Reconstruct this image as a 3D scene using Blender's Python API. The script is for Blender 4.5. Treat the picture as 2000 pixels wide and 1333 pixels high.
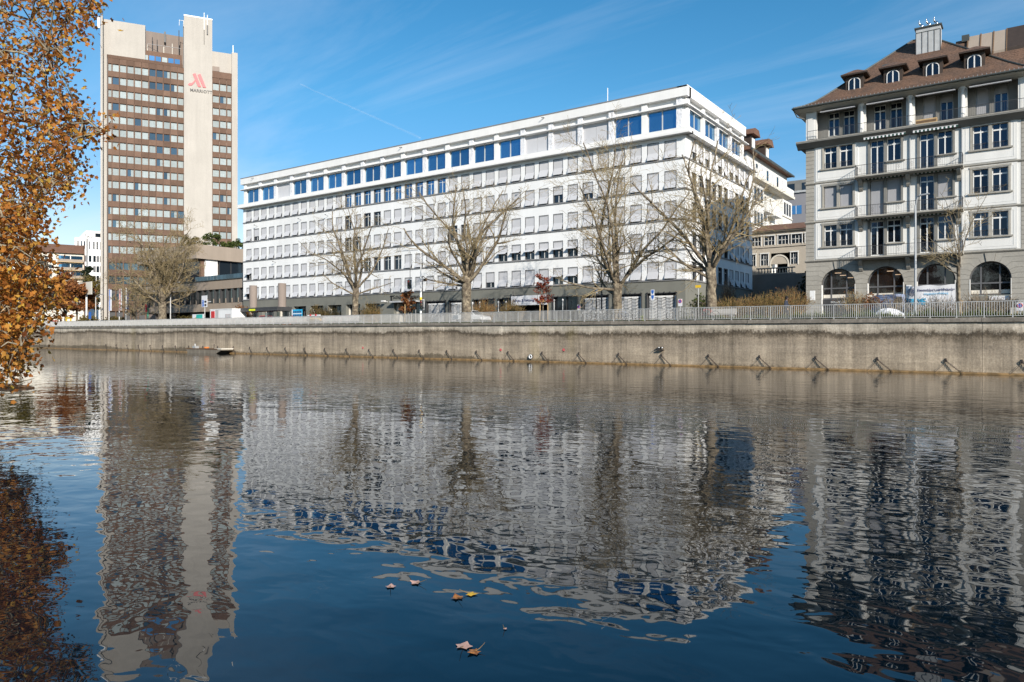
import bpy, bmesh, math, random
from mathutils import Vector, Matrix, Euler, noise as mnoise
R = math.radians
for o in list(bpy.data.objects): bpy.data.objects.remove(o)
sc = bpy.context.scene
# ------------------------------------------------------------------ camera
F, HZ, CZ, YAW = 1418.0, 656.0, 2.5, 35.5            # focal (px of a 2000 px frame), horizon row, eye height, yaw
cam = bpy.data.cameras.new('camera'); co = bpy.data.objects.new('camera', cam)
sc.collection.objects.link(co); sc.camera = co
co.location = (0, 0, CZ); co.rotation_euler = (R(90), 0, R(YAW))
cam.sensor_width = 36; cam.lens = F/2000*36; cam.shift_y = -10.5/2000
cam.clip_start = .1; cam.clip_end = 80000
# ------------------------------------------------------------------ sky, sun, exposure
SUN_AZ, SUN_EL = 58.0, 24.5                           # azimuth measured from -Y towards +X
sdir = Vector((math.sin(R(SUN_AZ))*math.cos(R(SUN_EL)), -math.cos(R(SUN_AZ))*math.cos(R(SUN_EL)), math.sin(R(SUN_EL))))
wd = bpy.data.worlds.new('World'); sc.world = wd; wd.use_nodes = True
nt = wd.node_tree; N = nt.nodes; L = nt.links; N.clear()
def wn(t, **k):
    n = N.new(t)
    for a, b in k.items(): setattr(n, a, b)
    return n
sky = wn('ShaderNodeTexSky', sky_type='NISHITA', sun_disc=False, sun_elevation=R(SUN_EL), sun_rotation=R(180-SUN_AZ),
         altitude=400, air_density=1.0, dust_density=.25, ozone_density=1.6)
bg = wn('ShaderNodeBackground'); bg.inputs[1].default_value = .108
wo = wn('ShaderNodeOutputWorld')
tc = wn('ShaderNodeTexCoord'); sp = wn('ShaderNodeSeparateXYZ'); L.new(tc.outputs['Generated'], sp.inputs[0])
az = wn('ShaderNodeMath', operation='ADD'); L.new(sp.outputs[2], az.inputs[0]); az.inputs[1].default_value = .108
dx = wn('ShaderNodeMath', operation='DIVIDE'); L.new(sp.outputs[0], dx.inputs[0]); L.new(az.outputs[0], dx.inputs[1])
dy = wn('ShaderNodeMath', operation='DIVIDE'); L.new(sp.outputs[1], dy.inputs[0]); L.new(az.outputs[0], dy.inputs[1])
cb = wn('ShaderNodeCombineXYZ'); L.new(dx.outputs[0], cb.inputs[0]); L.new(dy.outputs[0], cb.inputs[1])
mp = wn('ShaderNodeMapping'); L.new(cb.outputs[0], mp.inputs[0]); mp.inputs['Rotation'].default_value = (0, 0, R(28)); mp.inputs['Scale'].default_value = (.55, 1.7, 1)
n1 = wn('ShaderNodeTexNoise'); L.new(mp.outputs[0], n1.inputs[0]); n1.inputs['Scale'].default_value = .9; n1.inputs['Detail'].default_value = 9; n1.inputs['Roughness'].default_value = .62; n1.inputs['Distortion'].default_value = .6
r1 = wn('ShaderNodeMapRange'); L.new(n1.outputs[0], r1.inputs[0]); r1.inputs[1].default_value = .47; r1.inputs[2].default_value = .85; r1.inputs[3].default_value = 0; r1.inputs[4].default_value = .27
up = wn('ShaderNodeMapRange'); L.new(sp.outputs[2], up.inputs[0]); up.inputs[1].default_value = .02; up.inputs[2].default_value = .108
ml = wn('ShaderNodeMath', operation='MULTIPLY'); L.new(r1.outputs[0], ml.inputs[0]); L.new(up.outputs[0], ml.inputs[1])
mx = wn('ShaderNodeMixRGB'); L.new(ml.outputs[0], mx.inputs[0]); L.new(sky.outputs[0], mx.inputs[1]); mx.inputs[2].default_value = (7.2, 7.4, 7.9, 1)
hs = wn('ShaderNodeHueSaturation'); sr = wn('ShaderNodeMapRange'); L.new(sp.outputs[2], sr.inputs[0]); sr.inputs[1].default_value = 0; sr.inputs[2].default_value = .3; sr.inputs[2].default_value = .22; sr.inputs[3].default_value = .5; sr.inputs[4].default_value = 1.38; L.new(sr.outputs[0], hs.inputs['Saturation']); hr = wn('ShaderNodeMapRange'); L.new(sp.outputs[2], hr.inputs[0]); hr.inputs[1].default_value = .02; hr.inputs[2].default_value = .3; hr.inputs[3].default_value = .512; hr.inputs[4].default_value = .491; L.new(hr.outputs[0], hs.inputs['Hue']); vr = wn('ShaderNodeMapRange'); L.new(sp.outputs[2], vr.inputs[0]); vr.inputs[1].default_value = .0; vr.inputs[2].default_value = .3; vr.inputs[3].default_value = .86; vr.inputs[4].default_value = 1.12; L.new(vr.outputs[0], hs.inputs['Value']); L.new(mx.outputs[0], hs.inputs['Color'])
L.new(hs.outputs[0], bg.inputs[0]); L.new(bg.outputs[0], wo.inputs[0])
sl = bpy.data.lights.new('sun', 'SUN'); sl.energy = 5.0; sl.angle = R(.55); sl.color = (1, .93, .83)
so = bpy.data.objects.new('sun', sl); sc.collection.objects.link(so); so.rotation_euler = (-sdir).to_track_quat('-Z', 'Y').to_euler()
so.location = (0, 0, 60)
sc.view_settings.view_transform = 'Standard'; sc.view_settings.look = 'None'
sc.view_settings.exposure = .36; sc.view_settings.gamma = 1; sc.view_settings.use_curve_mapping = False
sc.render.engine = 'CYCLES'
cy = sc.cycles
cy.use_denoising = True; cy.max_bounces = 6; cy.diffuse_bounces = 2; cy.glossy_bounces = 4; cy.transmission_bounces = 3; cy.transparent_max_bounces = 6
cy.caustics_reflective = False; cy.caustics_refractive = False; cy.sample_clamp_indirect = 6
try: cy.denoiser = 'OPENIMAGEDENOISE'; cy.denoising_prefilter = 'ACCURATE'
except Exception: pass
# ------------------------------------------------------------------ pixel helpers (a pixel gives a direction; the plane it meets gives the distance)
_s, _c = math.sin(R(YAW)), math.cos(R(YAW))
def ray(x, y): u = x-1000; return (-F*_s+_c*u, F*_c+_s*u, HZ-y)
def onY(x, y, Y): r = ray(x, y); t = Y/r[1]; return Vector((r[0]*t, Y, CZ+r[2]*t))
def onX(x, y, X): r = ray(x, y); t = X/r[0]; return Vector((X, r[1]*t, CZ+r[2]*t))
def atD(x, y, d): r = ray(x, y); t = d/F; return Vector((r[0]*t, r[1]*t, CZ+r[2]*t))
def YQ(X): return 55.6-.053*X                          # line of the quay wall
def onQ(x, y, off=0):                                  # meets the vertical plane parallel to the quay wall
    r = ray(x, y); t = (55.6+off)/(r[1]+.053*r[0]); return Vector((r[0]*t, r[1]*t, CZ+r[2]*t))
def CT(X): return 3.66-.0036*X                         # top of the coping
def GZ(X): return CT(X)+.08                 # street level
QA = -math.atan(.053)                                  # heading of the quay
# ------------------------------------------------------------------ mesh helpers
COL = sc.collection
class MB:
    def __init__(s): s.v = []; s.f = []; s.m = []
    def poly(s, pts, m=0):
        b = len(s.v); s.v += [tuple(p) for p in pts]; s.f.append(tuple(range(b, b+len(pts)))); s.m.append(m); return s
    def box(s, x0, x1, y0, y1, z0, z1, m=0):
        b = len(s.v)
        s.v += [(x0,y0,z0),(x1,y0,z0),(x1,y1,z0),(x0,y1,z0),(x0,y0,z1),(x1,y0,z1),(x1,y1,z1),(x0,y1,z1)]
        for q in ((0,3,2,1),(4,5,6,7),(0,1,5,4),(1,2,6,5),(2,3,7,6),(3,0,4,7)): s.f.append(tuple(b+i for i in q)); s.m.append(m)
        return s
    def prism(s, prof, a0, a1, axis='x', m=0):          # profile in the plane across `axis`
        def P(p, a): return (a, p[0], p[1]) if axis == 'x' else ((p[0], a, p[1]) if axis == 'y' else (p[0], p[1], a))
        b = len(s.v); n = len(prof)
        s.v += [P(p, a0) for p in prof]+[P(p, a1) for p in prof]
        for i in range(n): j = (i+1) % n; s.f.append((b+i, b+j, b+n+j, b+n+i)); s.m.append(m)
        s.f.append(tuple(b+i for i in range(n))[::-1]); s.m.append(m); s.f.append(tuple(b+n+i for i in range(n))); s.m.append(m)
        return s
    def tube(s, pts, rad, n=6, m=0, cap=True):
        pts = [Vector(p) for p in pts]; k = len(pts)
        if not isinstance(rad, (list, tuple)): rad = [rad]*k
        b = len(s.v); ref = None
        for i, p in enumerate(pts):
            t = (pts[min(i+1, k-1)]-pts[max(i-1, 0)])
            t = t.normalized() if t.length > 1e-9 else Vector((0, 0, 1))
            if ref is None: ref = Vector((1, 0, 0)) if abs(t.x) < .8 else Vector((0, 1, 0))
            a = (ref-t*ref.dot(t)); a = a.normalized() if a.length > 1e-6 else t.orthogonal().normalized(); ref = a
            c = t.cross(a)
            for j in range(n):
                w = 2*math.pi*j/n; s.v.append(tuple(p+(a*math.cos(w)+c*math.sin(w))*rad[i]))
        for i in range(k-1):
            for j in range(n):
                q = (j+1) % n; s.f.append((b+i*n+j, b+i*n+q, b+(i+1)*n+q, b+(i+1)*n+j)); s.m.append(m)
        if cap and n > 2:
            s.f.append(tuple(b+j for j in range(n))[::-1]); s.m.append(m)
            s.f.append(tuple(b+(k-1)*n+j for j in range(n))); s.m.append(m)
        return s
    def lathe(s, prof, n=12, m=0, c=(0, 0)):
        b = len(s.v); k = len(prof)
        for r, z in prof:
            for j in range(n): w = 2*math.pi*j/n; s.v.append((c[0]+r*math.cos(w), c[1]+r*math.sin(w), z))
        for i in range(k-1):
            for j in range(n): q = (j+1) % n; s.f.append((b+i*n+j, b+i*n+q, b+(i+1)*n+q, b+(i+1)*n+j)); s.m.append(m)
        s.f.append(tuple(b+j for j in range(n))[::-1]); s.m.append(m); s.f.append(tuple(b+(k-1)*n+j for j in range(n))); s.m.append(m)
        return s
    def ring(s, c, r, t, axis='y', n=20, k=6, m=0):     # torus
        b = len(s.v); c = Vector(c)
        for i in range(n):
            a = 2*math.pi*i/n
            for j in range(k):
                w = 2*math.pi*j/k; rr = r+t*math.cos(w); h = t*math.sin(w)
                p = (rr*math.cos(a), h, rr*math.sin(a)) if axis == 'y' else ((h, rr*math.cos(a), rr*math.sin(a)) if axis == 'x' else (rr*math.cos(a), rr*math.sin(a), h))
                s.v.append(tuple(c+Vector(p)))
        for i in range(n):
            for j in range(k):
                i2 = (i+1) % n; j2 = (j+1) % k
                s.f.append((b+i*k+j, b+i2*k+j, b+i2*k+j2, b+i*k+j2)); s.m.append(m)
        return s
    def mesh(s, name, mats, smooth=False):
        me = bpy.data.meshes.new(name); me.from_pydata(s.v, [], s.f)
        for q in (mats if isinstance(mats, (list, tuple)) else [mats]): me.materials.append(q)
        if len(me.materials) > 1: me.polygons.foreach_set('material_index', s.m)
        if smooth: me.polygons.foreach_set('use_smooth', [True]*len(me.polygons))
        me.update(); return me
    def obj(s, name, mats, parent=None, loc=(0, 0, 0), rz=0, smooth=False, label=None):
        return put(name, s.mesh(name, mats, smooth), parent, loc, rz, label)
def put(name, me, parent=None, loc=(0, 0, 0), rz=0, label=None):
    o = bpy.data.objects.new(name, me); COL.objects.link(o); o.parent = parent
    o.location = loc; o.rotation_euler = (0, 0, rz)
    if label: o['label'] = label
    return o
def thing(name, label, cat, loc=(0, 0, 0), rz=0, group=None):
    o = bpy.data.objects.new(name, None); COL.objects.link(o); o.location = loc; o.rotation_euler = (0, 0, rz)
    o.empty_display_size = .3; return tag(o, label, cat, group)
def tag(o, label, cat, group=None):
    o['label'] = label; o['category'] = cat
    if group: o['group'] = group
    return o
def kind(o, k): o['kind'] = k; return o
def dup(root, loc=None, rz=None, label=None, group=None, parent=None, scale=None):
    r = root.copy(); COL.objects.link(r); r.parent = parent
    if loc is not None: r.location = loc
    if rz is not None: r.rotation_euler[2] = rz
    if scale: r.scale = (scale, scale, scale)
    if label: r['label'] = label
    if group: r['group'] = group
    for ch in KIDS.get(root.name, []) or [c for c in root.children]: dup(ch, parent=r)
    return r
KIDS = {}
_fc = {}
def text_mesh(txt, size, ext=.02, align='LEFT', bold=0):
    cu = bpy.data.curves.new('txt', 'FONT'); cu.body = txt; cu.size = size; cu.extrude = ext; cu.align_x = align; cu.resolution_u = 2; cu.offset = bold
    o = bpy.data.objects.new('txt', cu); COL.objects.link(o)
    dg = bpy.context.evaluated_depsgraph_get(); me = bpy.data.meshes.new_from_object(o.evaluated_get(dg)); bpy.data.objects.remove(o)
    me.transform(Matrix.Rotation(R(90), 4, 'X')); me.materials.clear(); return me
def lettering(txt, size, mat, parent, loc, rz=0, ext=.02, align='LEFT', name='lettering', bold=0):
    me = text_mesh(txt, size, ext, align, bold); me.materials.append(mat); return put(name, me, parent, loc, rz)
def wall_open(mb, x0, x1, z0, z1, holes, y0=0, y1=.4, m=0):   # a wall of boxes round rectangular holes (hx0, hx1, hz0, hz1)
    zs = sorted({z0, z1}|{min(max(h[k], z0), z1) for h in holes for k in (2, 3)})
    for a, b in zip(zs, zs[1:]):
        if b-a < 1e-5: continue
        mid = (a+b)/2; iv = sorted((h[0], h[1]) for h in holes if h[2] < mid < h[3]); x = x0
        for p, q in iv:
            if p-x > 1e-4: mb.box(x, p, y0, y1, a, b, m)
            x = max(x, q)
        if x1-x > 1e-4: mb.box(x, x1, y0, y1, a, b, m)
# ------------------------------------------------------------------ materials
def M(name, col, rough=.8, var=.12, scale=.6, fine=0., fscale=14, bump=0., bscale=30, metal=0., streak=0., sscale=1.2, spec=.35, rnd=0., alt=None, island=False):
    """Base colour with two noise scales, optional vertical streaks, optional random tint per object or island."""
    m = bpy.data.materials.new(name); m.use_nodes = True; t = m.node_tree; n = t.nodes; l = t.links
    b = n['Principled BSDF']; b.inputs['Roughness'].default_value = rough; b.inputs['Metallic'].default_value = metal
    b.inputs['Specular IOR Level'].default_value = spec
    g = n.new('ShaderNodeNewGeometry'); cur = None
    rgb = n.new('ShaderNodeRGB'); rgb.outputs[0].default_value = (*col, 1); cur = rgb.outputs[0]
    if alt is not None:
        nn = n.new('ShaderNodeTexNoise'); l.new(g.outputs['Position'], nn.inputs[0]); nn.inputs['Scale'].default_value = scale*1.7; nn.inputs['Detail'].default_value = 5
        mr = n.new('ShaderNodeMapRange'); l.new(nn.outputs[0], mr.inputs[0]); mr.inputs[1].default_value = .4; mr.inputs[2].default_value = .65
        x = n.new('ShaderNodeMixRGB'); l.new(mr.outputs[0], x.inputs[0]); l.new(cur, x.inputs[1]); x.inputs[2].default_value = (*alt, 1); cur = x.outputs[0]
    def modul(sock, lo, hi):
        nonlocal cur
        mr = n.new('ShaderNodeMapRange'); l.new(sock, mr.inputs[0]); mr.inputs[1].default_value = .25; mr.inputs[2].default_value = .75; mr.inputs[3].default_value = lo; mr.inputs[4].default_value = hi
        x = n.new('ShaderNodeMixRGB'); x.blend_type = 'MULTIPLY'; x.inputs[0].default_value = 1; l.new(cur, x.inputs[1]); l.new(mr.outputs[0], x.inputs[2]); cur = x.outputs[0]
    if var:
        a = n.new('ShaderNodeTexNoise'); l.new(g.outputs['Position'], a.inputs[0]); a.inputs['Scale'].default_value = scale; a.inputs['Detail'].default_value = 6; a.inputs['Roughness'].default_value = .6
        modul(a.outputs[0], 1-var, 1+var)
    if fine:
        a = n.new('ShaderNodeTexNoise'); l.new(g.outputs['Position'], a.inputs[0]); a.inputs['Scale'].default_value = fscale; a.inputs['Detail'].default_value = 3
        modul(a.outputs[0], 1-fine, 1+fine)
    if streak:
        mpn = n.new('ShaderNodeMapping'); l.new(g.outputs['Position'], mpn.inputs[0]); mpn.inputs['Scale'].default_value = (1, 1, .06)
        a = n.new('ShaderNodeTexNoise'); l.new(mpn.outputs[0], a.inputs[0]); a.inputs['Scale'].default_value = sscale; a.inputs['Detail'].default_value = 7; a.inputs['Roughness'].default_value = .7
        modul(a.outputs[0], 1-streak, 1+streak*.4)
    if rnd:
        if island: src = g.outputs['Random Per Island']
        else: src = n.new('ShaderNodeObjectInfo').outputs['Random']
        mr = n.new('ShaderNodeMapRange'); l.new(src, mr.inputs[0]); mr.inputs[3].default_value = 1-rnd; mr.inputs[4].default_value = 1+rnd
        x = n.new('ShaderNodeMixRGB'); x.blend_type = 'MULTIPLY'; x.inputs[0].default_value = 1; l.new(cur, x.inputs[1]); l.new(mr.outputs[0], x.inputs[2]); cur = x.outputs[0]
    l.new(cur, b.inputs['Base Color'])
    if bump:
        a = n.new('ShaderNodeTexNoise'); l.new(g.outputs['Position'], a.inputs[0]); a.inputs['Scale'].default_value = bscale; a.inputs['Detail'].default_value = 4
        bn = n.new('ShaderNodeBump'); bn.inputs['Strength'].default_value = 1; bn.inputs['Distance'].default_value = bump; l.new(a.outputs[0], bn.inputs['Height']); l.new(bn.outputs[0], b.inputs['Normal'])
    return m
def leafmat(name, stops, trans=.35, rough=.6):
    m = bpy.data.materials.new(name); m.use_nodes = True; t = m.node_tree; n = t.nodes; l = t.links; n.clear()
    g = n.new('ShaderNodeNewGeometry'); cr = n.new('ShaderNodeValToRGB'); l.new(g.outputs['Random Per Island'], cr.inputs[0])
    e = cr.color_ramp.elements
    while len(e) < len(stops): e.new(.5)
    for i, (p, c) in enumerate(stops): e[i].position = p; e[i].color = (*c, 1)
    d = n.new('ShaderNodeBsdfPrincipled'); d.inputs['Roughness'].default_value = rough; d.inputs['Specular IOR Level'].default_value = .25; l.new(cr.outputs[0], d.inputs['Base Color'])
    tr = n.new('ShaderNodeBsdfTranslucent'); l.new(cr.outputs[0], tr.inputs[0])
    x = n.new('ShaderNodeMixShader'); x.inputs[0].default_value = trans; l.new(d.outputs[0], x.inputs[1]); l.new(tr.outputs[0], x.inputs[2])
    o = n.new('ShaderNodeOutputMaterial'); l.new(x.outputs[0], o.inputs[0]); return m
def glassmat(name, col, rough=.03, metal=.9, wav=.004, rnd=.25):
    return M(name, col, rough, var=.08, scale=.3, metal=metal, bump=wav, bscale=.9, rnd=rnd, spec=.5)
mt = {}
mt['white_plaster'] = M('white_plaster', (.83, .83, .82), .85, .06, .18, fine=.03, streak=.11, sscale=.7, bump=.002)
mt['white_beam'] = M('white_beam', (.82, .81, .79), .8, .05, .4, streak=.08)
mt['wrap'] = M('plastic_wrap', (.74, .74, .76), .35, .10, 1.5, bump=.10, bscale=4)
mt['dark_plaster'] = M('dark_plaster', (.19, .19, .165), .85, .1, .3, fine=.06, streak=.12)
mt['grey_trim'] = M('grey_trim', (.23, .23, .235), .7, .12, .8, streak=.15)
mt['frame_dark'] = M('frame_dark', (.11, .11, .115), .5, .1)
mt['frame_grey'] = M('frame_grey', (.5, .5, .5), .45, .05)
mt['frame_white'] = M('frame_white', (.72, .72, .70), .5, .05)
mt['blind'] = M('blind_fabric', (.54, .54, .555), .8, .05, 1, rnd=.04, bump=.002, bscale=60)
mt['blind2'] = M('blind_slats', (.55, .55, .57), .55, .05, 1, rnd=.05)
mt['glass_blue'] = glassmat('glass_blue', (.12, .30, .50))
mt['glass_dark'] = glassmat('glass_dark', (.05, .07, .09), metal=.7)
mt['glass_hotel'] = glassmat('glass_hotel', (.07, .12, .16), metal=.6)
mt['curtain'] = M('curtain_glass', (.32, .37, .38), .6, .12, 2.0, rnd=.16, spec=.12, streak=.18, sscale=5)
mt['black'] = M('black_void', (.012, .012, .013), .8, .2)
mt['charcoal'] = M('charcoal', (.05, .05, .052), .5, .15)
mt['metal_grey'] = M('metal_grey', (.40, .41, .42), .45, .1, 3, metal=.3)
mt['galv'] = M('galvanised', (.50, .50, .49), .5, .15, 2, metal=.2, streak=.12, sscale=4)
mt['dark_metal'] = M('dark_metal', (.06, .06, .062), .5, .15)
mt['white_paint'] = M('white_paint', (.78, .78, .77), .5, .06, 1, streak=.1)
mt['rust'] = M('rusty_iron', (.055, .045, .04), .75, .3, 6)
mt['concrete_pale'] = M('concrete_pale', (.43, .40, .36), .85, .07, .25, fine=.05, fscale=5, streak=.12, sscale=.9, bump=.004)
mt['concrete_brown'] = M('concrete_brown', (.27, .22, .19), .85, .1, .2, fine=.05, streak=.12)
mt['panel_brown'] = M('panel_brown', (.15, .094, .068), .75, .14, .5, fine=.08, fscale=4, streak=.12, sscale=2, rnd=.2, spec=.12)
mt['fascia'] = M('podium_fascia', (.33, .27, .215), .8, .07, .3, streak=.1)
mt['stone_grey'] = M('stone_grey', (.345, .325, .285), .85, .12, .8, fine=.10, fscale=6, streak=.1, bump=.004, rnd=.05)
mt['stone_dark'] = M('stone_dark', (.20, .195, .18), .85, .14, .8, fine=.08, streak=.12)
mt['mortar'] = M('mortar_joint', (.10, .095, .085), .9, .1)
mt['stucco'] = M('stucco', (.72, .71, .68), .85, .06, .4, fine=.04, streak=.10, sscale=1.2)
mt['stucco_cream'] = M('stucco_cream', (.66, .62, .54), .85, .06, .4, streak=.08)
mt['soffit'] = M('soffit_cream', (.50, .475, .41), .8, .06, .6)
mt['tile'] = M('roof_tile', (.145, .084, .055), .8, .18, .5, fine=.5, fscale=7.5, bump=.015, bscale=9, alt=(.11, .07, .05))
mt['tile_far'] = M('roof_tile_far', (.16, .085, .055), .85, .15, .4, fine=.2, fscale=3)
mt['dormer_wood'] = M('dormer_wood', (.05, .036, .028), .6, .2, 2)
mt['lead'] = M('lead_flashing', (.06, .068, .066), .5, .2, 2)
mt['bark'] = M('bark', (.115, .09, .064), .9, .55, 1.6, fine=.6, fscale=5, bump=.06, bscale=6, alt=(.24, .20, .14))
mt['bark_plane'] = M('bark_plane', (.17, .14, .10), .9, .3, 2.5, fine=.25, alt=(.32, .28, .2), bump=.01, bscale=5)
mt['twig'] = M('twig', (.22, .165, .09), .9, .3, 1.5, alt=(.30, .24, .13))
mt['shrub_twig'] = M('shrub_twig', (.24, .15, .06), .9, .35, 1.2, alt=(.11, .085, .035))
mt['leaf_orange'] = leafmat('leaf_orange', [(0, (.18, .06, .02)), (.22, (.38, .14, .03)), (.6, (.58, .24, .048)), (.86, (.64, .33, .07)), (1, (.70, .47, .08))], .5)
mt['leaf_red'] = leafmat('leaf_red', [(0, (.14, .025, .02)), (.5, (.33, .06, .035)), (1, (.42, .12, .05))])
mt['leaf_rust'] = leafmat('leaf_rust', [(0, (.12, .04, .018)), (.5, (.27, .10, .035)), (1, (.40, .18, .06))])
mt['leaf_green'] = leafmat('leaf_green', [(0, (.03, .05, .012)), (.5, (.07, .10, .022)), (1, (.15, .17, .04))])
mt['leaf_olive'] = leafmat('leaf_olive', [(0, (.07, .06, .02)), (.5, (.16, .13, .035)), (1, (.26, .20, .06))])
mt['leaf_dark'] = leafmat('leaf_dark', [(0, (.012, .02, .012)), (.5, (.022, .035, .018)), (1, (.04, .055, .025))])
mt['grass'] = leafmat('grass_blade', [(0, (.05, .08, .015)), (.5, (.11, .17, .025)), (1, (.23, .25, .06))])
mt['asphalt'] = M('asphalt', (.055, .055, .056), .9, .15, .5, fine=.1)
mt['soil'] = M('soil_and_turf', (.06, .075, .022), .95, .25, .8, fine=.2)
mt['red'] = M('red_paint', (.52, .03, .03), .45, .08)
mt['logo_red'] = M('logo_red', (.62, .12, .13), .5, .05)
mt['yellow'] = M('yellow_paint', (.62, .36, .02), .5, .12, 3)
mt['signyellow'] = M('sign_yellow', (.78, .50, .03), .5, .05)
mt['hivis'] = M('hivis_yellow', (.75, .80, .03), .5, .05)
mt['blue'] = M('sign_blue', (.03, .14, .50), .5, .05)
mt['cyan'] = M('print_cyan', (.03, .40, .68), .55, .05)
mt['navy'] = M('print_navy', (.03, .04, .13), .6, .05)
mt['green'] = M('sign_green', (.02, .36, .20), .5, .05)
mt['teal'] = M('teal_print', (.03, .42, .36), .55, .2, 2)
mt['sheet'] = M('vinyl_sheet', (.70, .70, .72), .55, .06, 1, bump=.01, bscale=3)
mt['orange'] = M('orange_plastic', (.75, .20, .04), .5, .1)
mt['wood'] = M('wood_pale', (.50, .34, .17), .7, .15, 5)
mt['wood_dark'] = M('wood_dark', (.15, .09, .05), .75, .2, 4)
mt['rubber'] = M('rubber', (.015, .015, .016), .8, .1)
mt['chrome'] = M('polished_steel', (.70, .71, .73), .2, .05, metal=1)
mt['skin'] = M('skin', (.50, .32, .24), .6, .05)
mt['cloth_black'] = M('cloth_black', (.016, .017, .021), .85, .2, 8)
mt['cloth_navy'] = M('cloth_navy', (.035, .04, .06), .85, .2, 8)
# ================================================================== THE SETTING
def wall_material():
    m = bpy.data.materials.new('river_wall_concrete'); m.use_nodes = True; t = m.node_tree; n = t.nodes; l = t.links; b = n['Principled BSDF']
    b.inputs['Roughness'].default_value = .88; b.inputs['Specular IOR Level'].default_value = .25
    g = n.new('ShaderNodeNewGeometry'); s = n.new('ShaderNodeSeparateXYZ'); l.new(g.outputs['Position'], s.inputs[0])
    def noise(scale, det=6, ro=.6, sx=(1, 1, 1)):
        mp = n.new('ShaderNodeMapping'); l.new(g.outputs['Position'], mp.inputs[0]); mp.inputs['Scale'].default_value = sx
        a = n.new('ShaderNodeTexNoise'); l.new(mp.outputs[0], a.inputs[0]); a.inputs['Scale'].default_value = scale; a.inputs['Detail'].default_value = det; a.inputs['Roughness'].default_value = ro; return a.outputs[0]
    def math_(op, a, v):
        q = n.new('ShaderNodeMath'); q.operation = op; l.new(a, q.inputs[0])
        if isinstance(v, (int, float)): q.inputs[1].default_value = v
        else: l.new(v, q.inputs[1])
        return q.outputs[0]
    def rng(a, lo, hi, o0, o1):
        q = n.new('ShaderNodeMapRange'); l.new(a, q.inputs[0]); q.inputs[1].default_value = lo; q.inputs[2].default_value = hi; q.inputs[3].default_value = o0; q.inputs[4].default_value = o1; return q.outputs[0]
    def mix(bt, f, a, c):
        q = n.new('ShaderNodeMixRGB'); q.blend_type = bt
        if isinstance(f, (int, float)): q.inputs[0].default_value = f
        else: l.new(f, q.inputs[0])
        l.new(a, q.inputs[1])
        if isinstance(c, tuple): q.inputs[2].default_value = (*c, 1)
        else: l.new(c, q.inputs[2])
        return q.outputs[0]
    lean = math_('MULTIPLY', s.outputs[0], .0034)                     # the tide marks follow the sloping coping
    z0 = math_('ADD', s.outputs[2], lean)
    zz = math_('ADD', z0, rng(noise(1.1, 8, .75), .25, .75, -.24, .24)); zz = math_('ADD', zz, rng(noise(5.5, 6, .8, (1, 1, .5)), .25, .75, -.22, .22))
    zz = math_('ADD', zz, rng(noise(.07, 3), .3, .7, -.28, .28))
    cr = n.new('ShaderNodeValToRGB'); l.new(math_('DIVIDE', zz, 4.0), cr.inputs[0]); e = cr.color_ramp.elements
    st = [(0, (.20, .16, .11)), (.05, (.46, .375, .275)), (.22, (.47, .385, .285)), (.42, (.42, .345, .26)), (.56, (.35, .285, .21)), (.62, (.165, .13, .092)), (.66, (.115, .092, .067)), (.705, (.48, .41, .32)), (.76, (.60, .53, .43)), (.84, (.62, .555, .455)), (.95, (.30, .26, .2))]
    while len(e) < len(st): e.new(.5)
    for i, (p, c) in enumerate(st): e[i].position = p; e[i].color = (*c, 1)
    col = cr.outputs[0]
    col = mix('MULTIPLY', 1, col, rng(noise(1.0, 8, .72, (1, 1, .05)), .32, .68, .55, 1.18))           # run-off streaks
    col = mix('MULTIPLY', 1, col, rng(noise(3.5, 6, .7, (1, 1, .09)), .3, .7, .78, 1.12))
    col = mix('MULTIPLY', 1, col, rng(noise(.33, 5, .6, (1, 1, 1.6)), .33, .67, .8, 1.2)); col = mix('MULTIPLY', 1, col, rng(noise(1.3, 6, .65, (.25, 1, 3.5)), .3, .7, .82, 1.12))          # pour lines
    col = mix('MULTIPLY', 1, col, rng(noise(9, 4, .7), .3, .7, .7, 1.18))
    spots = rng(noise(16, 2), .68, .74, 0, .55); col = mix('MIX', spots, col, (.62, .58, .5))           # pitted pale aggregate
    yel = rng(noise(.16, 4, .6, (1, 1, .25)), .6, .72, 0, .45); col = mix('MIX', yel, col, (.30, .24, .08))
    l.new(col, b.inputs['Base Color'])
    bp = n.new('ShaderNodeBump'); bp.inputs['Distance'].default_value = .02; l.new(noise(6, 6, .7), bp.inputs['Height']); l.new(bp.outputs[0], b.inputs['Normal'])
    return m
mt['river_wall'] = wall_material()
mt['coping'] = M('coping_stone', (.215, .19, .16), .9, .25, .8, fine=.25, fscale=5, streak=.3, sscale=2.5, rnd=.1)
mt['ledge'] = M('wet_ledge', (.27, .17, .075), .6, .3, 1.5, alt=(.14, .09, .04))
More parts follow.
